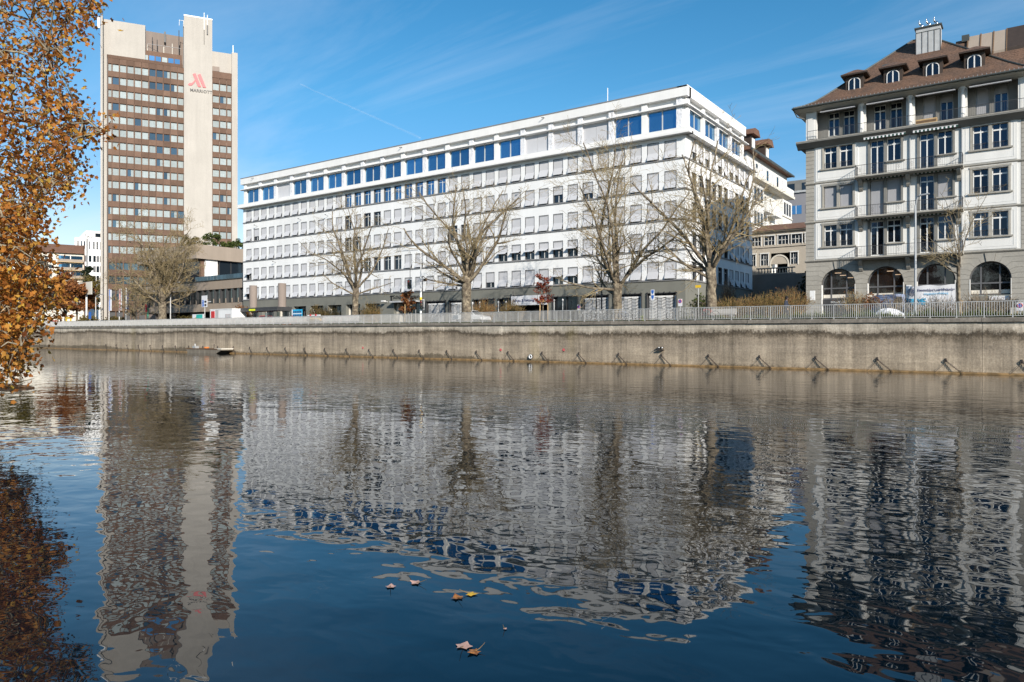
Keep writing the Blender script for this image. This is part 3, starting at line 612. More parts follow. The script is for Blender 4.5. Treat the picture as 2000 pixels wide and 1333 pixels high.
def arch_window(c, i):
    f = MB(); y0, y1 = .42, .5
    for k in range(16):
        a0, a1 = math.pi*k/16, math.pi*(k+1)/16; r0, r1 = AR-.1, AR+.02
        f.prism([(c-r0*math.cos(a0), ASP+r0*math.sin(a0)), (c-r1*math.cos(a0), ASP+r1*math.sin(a0)), (c-r1*math.cos(a1), ASP+r1*math.sin(a1)), (c-r0*math.cos(a1), ASP+r0*math.sin(a1))], y0, y1, 'y')
    zt = ASP+math.sqrt(AR**2-.66**2); f.box(c-.74, c-.62, y0-.01, y1, 6.0, zt).box(c+.62, c+.74, y0-.01, y1, 6.0, zt).box(c-AR, c+AR, y0-.02, y1-.01, 6.95, 7.08).box(c-AR, c+AR, y0-.02, y1, 5.95, 6.08)
    w = f.obj('arched_window', mt['frame_dark'], ab)
    g = MB(); pts = [(c-AR, 5.95)]+[(c-AR*math.cos(math.pi*k/16), ASP+AR*math.sin(math.pi*k/16)) for k in range(17)]+[(c+AR, 5.95)]
    g.prism(pts, .48, .49, 'y'); put('pane', g.mesh('pane', mt['glass_shop']), w)
    put('ledge', MB().box(c-1.4, c+1.4, .435, .475, 6.1, 6.42).mesh('ledge', mt['stucco_cream']), w)
    s = MB().box(c-1.45, c+1.45, .30, .5, 5.35, 5.92).obj('shop_sign', mt['charcoal'] if i < 3 else mt['stone_dark'], ab); d = MB().box(c-1.45, c+1.45, .45, .5, G0, 5.33).obj('shop_front', mt['black'], ab)
    return w, s
mt['glass_shop'] = M('glass_shop', (.010, .010, .011), .03, .2, spec=1.0, bump=.004, bscale=.9)
for i, c in enumerate(CX):
    w, s = arch_window(c, i)
    if i == 0: lettering('SOCIALLAB', .26, mt['white_paint'], s, (c-.05, .29, 5.62), ext=.004, align='CENTER'); lettering('KANTINE', .2, mt['white_paint'], s, (c-.05, .29, 5.40), ext=.004, align='CENTER')
    if i == 1: lettering('SOCIALLAB', .34, mt['white_paint'], s, (c-.2, .29, 5.52), ext=.004, align='CENTER', bold=.008); put('logo_dot', MB().ring((c-1.2, .28, 5.63), .1, .04, 'y', 12, 5).mesh('logo_dot', mt['signyellow']), s)
    if i == 3: put('panel', MB().box(c-.1, c+1.35, .24, .3, 5.4, 5.88).mesh('panel', mt['sheet']), s)
# warm ceiling lamps seen behind the arches
mt['warm_tube'] = bpy.data.materials.new('warm_tube'); mt['warm_tube'].use_nodes = True
_b = mt['warm_tube'].node_tree.nodes['Principled BSDF']; _b.inputs['Emission Color'].default_value = (1, .62, .3, 1); _b.inputs['Emission Strength'].default_value = .55
for c, px, pz in ((CX[0], -.1, 8.45), (CX[0], .35, 8.2), (CX[0], 1.0, 7.95), (CX[1], .35, 8.4), (CX[1], .9, 8.05)): MB().box(c+px-.28, c+px+.28, .465, .478, pz, pz+.06).obj('ceiling_lamp', mt['warm_tube'], ab)
# upper walls
WP = {0: (-1.38, 1.38), 1: (-1.22, 1.22), 2: (-1.32, 1.42), 3: (-1.25, 1.25)}
SH_, HD = 1.22, 3.32
holes = []
for fz in FLR:
    for i, c in enumerate(CX): holes.append((c-1.3, c+1.3, fz+(SH_ if i in (0, 3) else .12), fz+HD))
mb = MB(); wall_open(mb, .75, AW-.75, 9.56, 20.72, holes, 0, .5); mb.obj('wall', mt['stucco'], ab)
for (a, b, y) in ((0, .74, .05), (AW-.74, AW, .05)): MB().box(a, b, y, 12.2, 9.56, 20.72).obj('corner_wall', mt['mortar'], ab)
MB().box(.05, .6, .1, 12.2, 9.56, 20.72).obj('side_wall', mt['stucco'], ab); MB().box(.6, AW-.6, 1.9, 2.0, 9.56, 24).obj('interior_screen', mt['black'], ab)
QM = MB().box(0, .75, 0, .06, 0, .36).box(0, .06, .06, .8, 0, .36).mesh('quoin_stone', mt['stone_grey']); QM2 = MB().box(0, .75, 0, .06, 0, .36).mesh('quoin_stone', mt['stone_grey'])
z = 9.78
while z < 20.5:
    put('quoin_stone', QM, ab, (-.01, -.02, z)); put('quoin_stone', QM2, ab, (AW-.74, -.02, z)); z += .385
for z in (9.56, 13.29, 17.02):
    MB().prism([(-.14, z+.12), (-.14, z+.2), (.02, z+.24), (.02, z), (-.04, z)], -.1, AW+.1, 'x').obj('string_course', mt['stone_grey'], ab)
# bay panels at the ends stand a little proud with a sunk frame
for i in (0, 3):
    c = CX[i]
    for fz in FLR:
        a, b, za, zb = c-2.02, c+(1.9 if i else 1.75), fz+.1, fz+3.55; mb = MB(); wall_open(mb, a, b, za, zb, [(c-1.45, c+1.45, fz+SH_-.12, fz+HD+.14)], -.06, .0); mb.obj('bay_panel', mt['stucco'], ab)
        mb = MB()
        for (p, q, r, s) in ((a+.22, b-.22, zb-.27, zb-.22), (a+.22, b-.22, za+.22, za+.26), (a+.22, a+.27, za+.26, zb-.27), (b-.27, b-.22, za+.26, zb-.27)): mb.box(p, q, -.075, -.058, r, s)
        mb.obj('panel_moulding', mt['stucco'], ab)
def old_window(w, h, door=False, shut=False):
    f = MB(); f.box(0, .07, .2, .3, 0, h).box(w-.07, w, .2, .3, 0, h).box(.07, w-.07, .2, .3, h-.07, h).box(.07, w-.07, .2, .3, 0, .08)
    zt = h-.62; f.box(.07, w-.07, .18, .3, zt, zt+.12).box(w/2-.05, w/2+.05, .18, .3, .08, zt).box(w/2-.03, w/2+.03, .2, .3, zt+.12, h-.07)
    return f.mesh('window', mt['frame_white'])
OWc = {}
def place_window(cx, z, w, h, shut=0., rail=True, y=0, par=ab):
    key = (w, round(h, 2))
    if key not in OWc: OWc[key] = (old_window(w, h), MB().box(.04, w-.04, .24, .25, .04, h-.04).mesh('pane', mt['glass_old']), MB().box(.05, w-.05, .15, .18, 0, h).mesh('roller_blind', mt['blind_grey']), None)
    fm, pm, bm, _ = OWc[key]; o = put('window', fm, par, (cx-w/2, y, z)); put('pane', pm, o)
    if shut == 1: put('roller_blind', bm, o)
    elif shut: put('roller_blind', MB().box(.05, w-.05, .15, .18, h*(1-shut), h).mesh('roller_blind', mt['blind_grey']), o)
    if rail and shut < 1:
        r = MB(); r.box(.02, w-.02, .06, .08, .52, .55); n = 9
        for k in range(n): q = .04+(w-.08)*k/(n-1); r.box(q-.008, q+.008, .06, .08, .0, .52)
        put('guard_rail', r.mesh('guard_rail', mt['dark_metal']), o)
    return o
mt['glass_old'] = glassmat('glass_old', (.03, .047, .07), metal=.8, rnd=.3); mt['blind_grey'] = M('roller_blind', (.33, .33, .345), .6, .05, 1)
for f_, fz in enumerate(FLR):
    for i, c in enumerate(CX):
        full = i in (1, 2); z0 = fz+SH_; h = HD-SH_
        # stone surround
        mb = MB(); s0 = fz+.12 if full else z0
        mb.box(c-1.45, c-1.28, -.1, .2, s0, fz+HD+.02).box(c+1.28, c+1.45, -.1, .2, z0 if full else s0, fz+HD+.02).box(c-.12, c+.12, -.06, .28, s0 if not full else fz+.12, fz+HD+.02).box(c-1.5, c+1.5, -.12, .2, fz+HD+.02, fz+HD+.18)
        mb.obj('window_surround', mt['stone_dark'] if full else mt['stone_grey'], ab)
        s1 = [0, 1, 0][f_] if i in (0, 1) else 0; s2 = 1 if (f_ == 1 and i in (0, 1, 2)) else 0
        if full:
            place_window(c-.69, fz+.14, 1.12, HD-.16, s1, False); place_window(c+.69, z0, 1.12, h, s2, False)
            MB().box(c+.12, c+1.3, .0, .3, fz+.12, z0-.001).obj('apron', mt['stucco'], ab); MB().box(c+.05, c+1.6, -.2, .1, z0-.12, z0).obj('window_sill', mt['stone_grey'], ab)
        else:
            place_window(c-.69, z0, 1.12, h, s1); place_window(c+.69, z0, 1.12, h, s2); MB().box(c-1.6, c+1.6, -.22, .1, z0-.13, z0).obj('window_sill', mt['stone_grey'], ab)
# balconies across the two middle bays
BX0, BX1, BD = 4.55, 13.05, 1.25
def rail_panel(a, b, y, z0, par, scroll=True):
    r = MB(); n = max(2, int((b-a)/.13)); r.box(a, b, y-.02, y+.02, z0+.93, z0+.97).box(a, b, y-.012, y+.012, z0+.10, z0+.13)
    for k in range(n+1): q = a+(b-a)*k/n; r.box(q-.007, q+.007, y-.007, y+.007, z0, z0+.93)
    if scroll:
        k = a+.4
        while k < b-.3: r.ring((k, y, z0+.62), .09, .011, 'y', 10, 3); r.ring((k, y, z0+.40), .07, .011, 'y', 10, 3); r.box(k-.2, k-.18, y-.012, y+.012, z0, z0+.97); k += 1.05
    return r
BRK = [BX0+.35, (BX0+BX1)/2, BX1-.35]
for f_, fz in enumerate(FLR):
    bl = MB().prism([(-BD, fz-.02), (.0, fz-.02), (.0, fz-.26), (-BD+.15, fz-.26), (-BD+.06, fz-.2), (-BD, fz-.16)], BX0, BX1).obj('balcony', mt['stone_grey'], ab)
    put('railing', rail_panel(BX0+.05, BX1-.05, -BD+.07, fz-.02, bl).mesh('railing', mt['dark_metal']), bl)
    for x in (BX0+.06, BX1-.06):
        s = MB().box(x-.02, x+.02, -BD+.07, .0, fz+.91, fz+.95)
        for k in range(9): s.box(x-.007, x+.007, -BD+.1+k*.13, -BD+.115+k*.13, fz-.02, fz+.91)
        put('side_railing', s.mesh('side_railing', mt['dark_metal']), bl)
    for x in BRK: put('bracket', MB().prism([(0, fz-.26), (-.85, fz-.26), (-.9, fz-.4), (-.62, fz-.62), (-.34, fz-.8), (-.26, fz-1.05), (-.1, fz-1.25), (0, fz-1.3)], x-.16, x+.16).box(x-.12, x+.12, -.93, -.85, fz-.38, fz-.28).mesh('bracket', mt['stone_grey']), bl)
    for k, i in enumerate((1, 2)):      # scalloped striped awnings above
        c = CX[i]; z = fz+HD+.32; a, b = c-1.72, c+1.72; n = 22; aw = MB(); out = .55
        for s in range(n):
            p, q = a+(b-a)*s/n, a+(b-a)*(s+1)/n; aw.poly([(p, -.08, z+.02), (q, -.08, z+.02), (q, -out, z-.10), (p, -out, z-.10)], s % 2)
            aw.poly([(p, -out, z-.10), (q, -out, z-.10), (q, -out, z-.26), ((p+q)/2, -out, z-.31), (p, -out, z-.26)], s % 2)
        aw.box(a, b, -out-.02, -out+.03, z-.115, z-.085, 0); aw.obj('awning', [mt['sheet'], mt['awning_green']] if 'awning_green' in mt else [mt['sheet'], mt.setdefault('awning_green', M('awning_green', (.01, .055, .04), .8, .1))], ab)
for x in (CX[1]+2.0, CX[3]-2.05): MB().tube([(x, -.1, 9.8), (x, -.1, 20.6)], .05, 6).obj('downpipe', mt['metal_grey'], ab)
# main cornice and loggia floor
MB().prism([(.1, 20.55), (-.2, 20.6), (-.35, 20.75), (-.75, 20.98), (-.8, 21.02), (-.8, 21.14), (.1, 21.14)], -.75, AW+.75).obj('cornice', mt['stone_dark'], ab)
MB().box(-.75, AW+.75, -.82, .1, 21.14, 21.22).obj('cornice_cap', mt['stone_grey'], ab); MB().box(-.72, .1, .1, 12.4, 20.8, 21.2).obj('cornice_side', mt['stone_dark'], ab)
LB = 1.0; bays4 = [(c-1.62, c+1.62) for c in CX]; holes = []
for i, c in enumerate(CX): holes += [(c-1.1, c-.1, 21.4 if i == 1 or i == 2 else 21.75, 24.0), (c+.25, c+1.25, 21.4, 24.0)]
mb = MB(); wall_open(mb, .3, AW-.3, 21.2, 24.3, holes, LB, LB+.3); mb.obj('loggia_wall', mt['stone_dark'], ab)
for i, c in enumerate(CX):
    a = place_window(c-.6, holes[2*i][2], 1.0, 24.0-holes[2*i][2], 1 if i in (2, 3) else 0, False, LB); b = place_window(c+.75, 21.4, 1.0, 2.6, .28 if i in (2, 3) else 0, False, LB)
    MB().prism([(.42, 24.1), (.42, 23.98), (-.55, 23.78), (-.58, 23.86)], c-1.5, c+1.5).obj('folded_awning', mt['blind2'], ab)
for x in (0, AW-.95): MB().box(x, x+.95, -.02, .5, 21.2, 24.3).box(x+.15, x+.8, -.06, -.02, 21.5, 23.9).obj('corner_pier', mt['stucco'], ab)
for i in range(3):
    x = (CX[i]+CX[i+1])/2; MB().box(x-.34, x+.34, .2, .6, 21.2, 24.3).obj('loggia_pier', mt['stucco'], ab)
    MB().lathe([(.24, 21.2), (.24, 21.35), (.18, 21.4), (.165, 23.8), (.22, 23.9), (.26, 24.05), (.26, 24.3)], 12, 0, (x, .06)).obj('column', mt['stucco'], ab, smooth=True)
rp = rail_panel(.3, AW-.3, -.55, 21.2, ab, False).obj('loggia_railing', mt['dark_metal'], ab)
MB().box(9.45, 11.1, -.75, -.55, 21.24, 21.62).obj('flower_box', mt['wood'], ab); kind(MB().box(9.5, 11.05, -.77, -.74, 21.3, 21.5).obj('box_slats', mt['wood_dark'], ab), 'stuff')
# eaves and hipped roof with flared foot
E0 = 24.42; OV = .95
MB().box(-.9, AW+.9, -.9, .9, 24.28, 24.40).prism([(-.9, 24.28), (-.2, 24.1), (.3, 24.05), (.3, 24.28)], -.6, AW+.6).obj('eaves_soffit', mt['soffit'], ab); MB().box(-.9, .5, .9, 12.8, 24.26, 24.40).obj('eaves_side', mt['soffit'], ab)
MB().tube([(-1.02, -1.02, 24.42), (AW+1.02, -1.02, 24.42)], .085, 8).obj('gutter', mt['lead'], ab); MB().tube([(-1.02, -1.02, 24.42), (-1.02, 12.8, 24.42)], .085, 8).tube([(-.98, -.9, 24.4), (-.7, -.5, 23.7), (-.12, -.12, 23.5)], .06, 6).obj('gutter', mt['lead'], ab)
def rz_(k): # roof height over distance from the eave
    P = [(0, 24.45), (.8, 24.75), (1.6, 25.2), (2.5, 25.95), (9.85, 32.55)]
    for (a, za), (b, zb) in zip(P, P[1:]):
        if k <= b: return za+(zb-za)*(k-a)/(b-a)
    return P[-1][1]
xa, xb = -OV, AW+OV; ya, yb = -OV, 15.0; BE = 13.0; CB = (13.0-8.2)/9.1; HK = 9.1; nR = 36; rf = MB()
for i in range(nR):
    k0, k1 = HK*i/nR, HK*(i+1)/nR; z0, z1 = rz_(k0)+.035, rz_(k1)
    rf.poly([(xa+k0, ya+k0, z0), (xb-k0, ya+k0, z0), (xb-k1, ya+k1, z1), (xa+k1, ya+k1, z1)]); rf.poly([(xa+k0, ya+k0, z0-.035), (xb-k0, ya+k0, z0-.035), (xb-k0, ya+k0, z0), (xa+k0, ya+k0, z0)])
    y2 = lambda k: max(yb+4-k, ya+HK); 
    rf.poly([(xa+k0, BE-CB*k0, z0), (xa+k0, ya+k0, z0), (xa+k1, ya+k1, z1), (xa+k1, BE-CB*k1, z1)]); rf.poly([(xb-k0, ya+k0, z0), (xb-k0, BE-CB*k0, z0), (xb-k1, BE-CB*k1, z1), (xb-k1, ya+k1, z1)])
    rf.poly([(xb-k0, BE-CB*k0, z0), (xa+k0, BE-CB*k0, z0), (xa+k1, BE-CB*k1, z1), (xb-k1, BE-CB*k1, z1)])
rf.poly([(xa+HK, ya+HK, rz_(HK)), (xb-HK, ya+HK, rz_(HK)), (xb-HK, BE-CB*HK+.05, rz_(HK)), (xa+HK, BE-CB*HK+.05, rz_(HK))])
roof = rf.obj('roof', mt['tile'], ab)
hp = [.0, .8, 1.6, 2.5, HK]
put('hip_ridge', MB().tube([(xa+k, ya+k, rz_(k)+.05) for k in hp]+[(xb-HK, ya+HK, rz_(HK)+.05)]+[(xb-k, ya+k, rz_(k)+.05) for k in hp[::-1]], .09, 6).mesh('hip_ridge', mt['lead']), roof)
sn = MB()
for k in range(60): x = xa+.3+k*.32; sn.box(x-.015, x+.015, ya+.5, ya+.53, rz_(.5), rz_(.5)+.16)
put('snow_guard', sn.mesh('snow_guard', mt['metal_grey']), roof)
# dormers
for i, dx_ in enumerate((4.0, 7.30, 10.52, 13.72)):
    y0 = 1.75; zb = 25.55; w = .78; d = MB(); hh = 2.05
    d.box(dx_-w, dx_+w, y0+.05, y0+2.6, zb, zb+hh); do = d.obj('dormer', mt['dormer_wood'], ab)
    put('dormer_roof', MB().poly([(dx_-w-.4, y0-.4, zb+hh-.02), (dx_+w+.4, y0-.4, zb+hh-.02), (dx_+.15, y0+.75, zb+hh+.62), (dx_-.15, y0+.75, zb+hh+.62)]).poly([(dx_-w-.4, y0+3.6, zb+hh-.02), (dx_-w-.4, y0-.4, zb+hh-.02), (dx_-.15, y0+.75, zb+hh+.62), (dx_-.15, y0+3.6, zb+hh+.62)]).poly([(dx_+w+.4, y0-.4, zb+hh-.02), (dx_+w+.4, y0+3.6, zb+hh-.02), (dx_+.15, y0+3.6, zb+hh+.62), (dx_+.15, y0+.75, zb+hh+.62)]).poly([(dx_-.15, y0+.75, zb+hh+.62), (dx_+.15, y0+.75, zb+hh+.62), (dx_+.15, y0+3.6, zb+hh+.62), (dx_-.15, y0+3.6, zb+hh+.62)]).mesh('dormer_roof', mt['tile']), do)
    put('dormer_eave', MB().box(dx_-w-.38, dx_+w+.38, y0-.38, y0+3.0, zb+hh-.14, zb+hh-.03).mesh('dormer_eave', mt['dormer_wood']), do)
    aw, ah = .46, 1.0; g = MB(); pts = [(dx_-aw, zb+.28)]+[(dx_-aw*math.cos(math.pi*k/10), zb+.28+ah+.36*math.sin(math.pi*k/10)) for k in range(11)]+[(dx_+aw, zb+.28)]
    g.prism(pts, y0+.0, y0+.04, 'y'); fr = MB(); o2 = [((x-dx_)*1.14+dx_, (z-zb-.9)*1.08+zb+.9) for x, z in pts]
    for a in range(len(pts)-1): fr.prism([pts[a], pts[a+1], o2[a+1], o2[a]], y0-.03, y0+.05, 'y')
    fr.prism([pts[-1], pts[0], o2[0], o2[-1]], y0-.03, y0+.05, 'y'); fr.box(dx_-.05, dx_+.05, y0-.03, y0+.03, zb+.28, zb+.28+ah+.35)
    put('dormer_window', fr.mesh('dormer_window', mt['frame_white']), do); put('dormer_pane', g.mesh('dormer_pane', mt['glass_old']), do)
put('skylight', MB().prism([(3.9, rz_(4.85)+.05), (3.9, rz_(4.85)+.2), (4.6, rz_(5.55)+.2), (4.6, rz_(5.55)+.05)], 6.0, 6.75).mesh('skylight', mt['lead']), roof)
# chimney with metal cladding and three cowls
cx0, cx1, cyy = 8.75, 10.8, 5.6; chn = MB().box(cx0, cx1, cyy, cyy+1.3, 29.0, 32.0).obj('chimney', mt['galv'], ab)
for k in range(5): x = cx0+(cx1-cx0)*k/4; put('seam', MB().box(x-.03, x+.03, cyy-.02, cyy+.01, 29.2, 31.6).mesh('seam', mt['charcoal']), chn)
put('cap', MB().box(cx0-.12, cx1+.12, cyy-.12, cyy+1.42, 32.0, 32.12).box(cx0, cx1, cyy-.03, cyy, 31.6, 31.65).mesh('cap', mt['lead']), chn)
for k in range(3):
    x = cx0+.45+k*.62; put('cowl', MB().lathe([(.2, 32.12), (.17, 32.25), (.2, 32.3), (.15, 32.5), (.05, 32.58)], 10, 0, (x, cyy+.5)).tube([(x-.05, cyy+.5, 32.45), (x-.2, cyy+.4, 32.65), (x-.22, cyy+.35, 32.85), (x-.16, cyy+.3, 33.0)], [.1, .09, .06, .02], 6).mesh('cowl', mt['chrome'], True), chn)
# wing to the right and the rear roof behind
MB().box(AW, AW+16, 1.2, 12, G0, 24.3).obj('wing_wall', mt['stone_grey'], ab)
rw = MB(); RX0, RX1, RY0, RYR, RZ0, RZR = 11.9, 36, 1.3, 6.3, 24.6, 30.3
for i in range(24):
    f0, f1 = i/24, (i+1)/24; y0, y1, z0, z1 = RY0+(RYR-RY0)*f0, RY0+(RYR-RY0)*f1, RZ0+(RZR-RZ0)*f0, RZ0+(RZR-RZ0)*f1; x0_, x1_ = RX0+.1, RX1
    rw.poly([(x0_, y0, z0+.03), (x1_, y0, z0+.03), (x1_, y1, z1), (x0_, y1, z1)]); rw.poly([(x0_, y0, z0), (x1_, y0, z0), (x1_, y0, z0+.03), (x0_, y0, z0+.03)])
rw.poly([(RX0+.1, RY0, RZ0), (RX0+.1, RYR, RZR), (RX0+.1, 9.2, RZ0)]); rw.poly([(RX0+.1, RYR, RZR), (RX1, RYR, RZR), (RX1, 9.2, RZ0), (RX0+.1, 9.2, RZ0)]); rr_ = rw.obj('rear_roof', mt['tile'], ab)
def rsl(y, d): return (y, RZ0+(RZR-RZ0)*(y-RY0)/(RYR-RY0)+d)
put('roof_window', MB().prism([rsl(4.1, -.1), rsl(4.1, .22), rsl(6.3, .22), rsl(6.3, -.1)], 13.0, 16.0).mesh('roof_window', mt['fascia']), rr_); put('roof_vent', MB().prism([rsl(4.1, -.1), rsl(4.1, .3), rsl(6.3, .3), rsl(6.3, -.1)], 16.05, 17.5).mesh('roof_vent', mt['dormer_wood']), rr_)
for k in range(4): x = 13.0+1.0*k; put('rafter', MB().prism([rsl(4.06, -.1), rsl(4.06, .3), rsl(6.32, .3), rsl(6.32, -.1)], x-.05, x+.05).mesh('rafter', mt['wood_dark']), rr_)
put('skylight', MB().box(12.5, 13.1, 5.8, 6.5, 30.0, 30.6).mesh('skylight', mt['lead']), rr_)
# wall box signs
for x, z in ((.75, 6.35), (8.88, 6.55)): MB().box(x-.22, x+.22, -.75, -.55, z-.45, z+.45).tube([(x-.2, 0, z-.3), (x-.2, -.6, z-.3)], .025, 5).obj('light_box_sign', mt['white_paint'], ab)
# ================================================================== HOTEL TOWER
TA = R(59.6)
ht = thing('hotel_tower', 'tall hotel tower with bronze panel bands, rows of curtained windows and pale concrete shafts', 'building', (-168.8, 79.8, 0), TA)
TZ = 4.0
MB().prism([(-1.0, -1.6), (-.55, -1.6), (-.55, .2), (.1, .2), (.1, 9), (-1.0, 9)], TZ, 73.6, 'z').box(.1, 7.8, .2, 9, 65.72, 73.6).obj('concrete_fin', mt['concrete_pale'], ht)
mb = MB().box(.1, 15.7, .55, 14, TZ, 65.3); mb.obj('tower_core', mt['charcoal'], ht)
# upper plant storeys behind the facade
MB().poly([(7.8, 1.8, 66.0), (16, 6.5, 66.0), (16, 6.5, 74.6), (7.8, 1.8, 73.0)]).box(7.8, 16, 6.6, 14, 66, 74.5).obj('plant_room_wall', mt['concrete_brown'], ht)
MB().box(4.2, 15.4, 1.0, 6, 65.3, 68.2).obj('penthouse', mt['panel_brown'], ht)
for k in range(8): MB().box(4.6+k*1.33, 5.7+k*1.33, .93, 1.02, 66.0, 67.1).obj('penthouse_window', mt['curtain'] if k in (0, 1, 2, 5) else mt['glass_blue'], ht)
MB().box(15.9, 21.95, -1.5, 9, TZ, 76.6).obj('lift_shaft', mt['concrete_pale'], ht)
MB().box(15.85, 22.0, -1.55, 9.05, 76.6, 76.9).obj('shaft_cap', mt['white_paint'], ht)
MB().box(21.95, 27.6, .6, 9, TZ, 70.1).box(26.3, 27.6, -.6, .6, TZ, 70.1).obj('concrete_wall', mt['concrete_pale'], ht)
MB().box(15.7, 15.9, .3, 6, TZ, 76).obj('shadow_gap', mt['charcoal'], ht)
ROW = [63.75-2.93*i for i in range(15)]; WHH = 1.66
SP1 = MB().box(.02, 1.47, 0, .1, .03, 1.24).mesh('facade_panel', mt['panel_brown']); SPn = MB().box(.02, .86, 0, .1, .03, 1.24).mesh('facade_panel', mt['panel_brown'])
def hw(w):
    return (MB().box(0, .13, -.02, .3, 0, WHH).box(w-.13, w, -.02, .3, 0, WHH).box(.13, w-.13, .1, .3, WHH-.06, WHH).box(.13, w-.13, .1, .3, 0, .06).mesh('window', mt['panel_brown']),
            MB().box(.12, w-.12, .26, .28, .05, WHH-.05).mesh('curtained_pane', mt['curtain']), MB().box(.12, w-.12, .26, .28, .05, WHH-.05).mesh('pane', mt['glass_hotel']),
            MB().box(.12, w*.55, .255, .27, .05, WHH-.05).mesh('pane', mt['glass_hotel']))
W1, W0 = hw(1.49), hw(.88); rg = random.Random(11)
cl = [(.26, W0, SPn)]+[(1.10+1.49*i, W1, SP1) for i in range(10)]; cr_ = [(22.0, hw(1.6), MB().box(.02, 1.58, 0, .1, .03, 1.24).mesh('facade_panel', mt['panel_brown'])), (23.6, hw(1.6), None), (25.2, hw(1.1), MB().box(.02, 1.08, 0, .1, .03, 1.24).mesh('facade_panel', mt['panel_brown']))]
cr_[1] = (23.6, cr_[0][1], cr_[0][2])
dark = {(0, 6), (0, 7), (0, 8), (1, 1), (1, 6), (1, 7), (1, 8), (3, 1), (3, 7), (4, 4), (5, 6), (5, 7), (5, 8), (6, 7), (7, 7), (6, 9), (8, 3), (10, 8), (12, 1), (11, 9), (11, 10)}
for r, zt in enumerate(ROW):
    for side, cs, dz in ((0, cl, 0), (1, cr_, -1.35)):
        for c, (x, W, S) in enumerate(cs):
            put('facade_panel', S, ht, (x, .02, zt+dz)); w = put('window', W[0], ht, (x, .06, zt-WHH+dz)); put('curtained_pane', W[1], w)
            if (r, c) in dark and side == 0: put('pane', W[2] if rg.random() < .6 else W[3], w, (0, -.03, 0))
            elif rg.random() < .07: put('pane', W[3], w, (0, -.03, 0))
for side, cs in ((0, cl), (1, cr_)):
    for x, W, S in cs: put('facade_panel', S, ht, (x, .02, ROW[-1]-WHH-1.24+(-1.35 if side else 0)))
MB().box(.2, 15.6, -.02, .5, 65.0, 65.7).obj('parapet', mt['panel_brown'], ht); MB().box(22.0, 26.3, -.02, .5, 63.7, 65.2).obj('parapet', mt['panel_brown'], ht); MB().box(22.05, 23.6, .1, .9, 65.3, 66.4).obj('roof_box', mt['concrete_brown'], ht)
MB().box(.3, 15.6, .05, .5, 8.0, 10.4).box(.3, 15.6, .05, .5, 12.9, 14.2).box(.3, 15.6, .05, .5, 16.0, 17.4).box(.3, 15.6, .05, .5, 19.0, 21.0).obj('base_panel', mt['panel_brown'], ht)
for k in range(11): MB().box(.3+k*1.49, .5+k*1.49, .0, .3, TZ, 21).obj('base_mullion', mt['panel_brown'], ht)
for k in range(10):
    for zz in (10.4, 14.2, 17.4): MB().box(.5+k*1.49, 1.79+k*1.49, .45, .5, zz, zz+1.6).obj('base_window', mt['glass_hotel'], ht)
# logo and lettering on the shaft
lg = MB()
for dx_ in (0, 1.05): lg.prism([(17.75+dx_, 63.3), (18.35+dx_, 63.6), (19.55+dx_, 60.55), (18.9+dx_, 60.5)], -1.66, -1.5, 'y')
lg.prism([(18.15, 62.0), (18.3, 61.7), (17.9, 61.05), (17.5, 60.65), (17.1, 60.55), (16.75, 60.7), (17.05, 61.15), (17.5, 61.2), (17.85, 61.5)], -1.62, -1.5, 'y')
lg.obj('logo_mark', mt['logo_red'], ht)
lettering('MARRIOTT', .98, mt['charcoal'], ht, (17.15, -1.56, 59.25), ext=.04, bold=.012)
for x, z0, z1 in ((20.2, 74.0, 78.0), (20.9, 74.2, 77.6)): MB().tube([(x, -1.6, z0), (x, -1.6, z1)], .09, 6).obj('antenna', mt['white_paint'], ht)
MB().box(20.75, 21.05, -1.75, -1.5, 73.0, 75.2).obj('antenna_panel', mt['dark_metal'], ht); MB().tube([(20.2, -1.58, 70.6), (20.2, -1.58, 74)], .05, 5).obj('cable', mt['dark_metal'], ht)
MB().box(-1.6, -1.15, -1.5, -1.2, 70.8, 73.4).obj('antenna_panel', mt['white_paint'], ht); MB().tube([(-.6, -1, 73.6), (-.6, -1, 75.2)], .07, 5).obj('antenna', mt['dark_metal'], ht); MB().tube([(26.6, 0, 70), (26.6, 0, 72)], .12, 6).obj('antenna', mt['white_paint'], ht)
MB().tube([(8.2, 1.4, 68.9), (8.2, 1.4, 69.9), (15.3, 1.4, 69.9)], .04, 5).obj('roof_rail', mt['metal_grey'], ht)
for x, h in ((8.2, 1.6), (9.2, 3.4), (10.2, 3.0), (11.6, 1.6), (13.4, 2.6), (14.8, 6.0)): MB().tube([(x, 1.6, 68.2), (x, 1.6, 68.2+h)], .09, 5).obj('roof_pipe', mt['stucco_cream'] if h < 3 else mt['dark_metal'], ht)
MB().box(11.6, 12.0, 3.2, 3.6, 71.5, 74).obj('antenna_panel', mt['dark_metal'], ht); MB().tube([(14.9, -.2, 74.6), (14.9, -.2, 76)], .05, 5).tube([(15.8, -.2, 74.6), (15.8, -.2, 76)], .05, 5).tube([(14.9, -.2, 75.9), (15.8, -.2, 75.9)], .05, 5).obj('roof_rail', mt['white_paint'], ht)
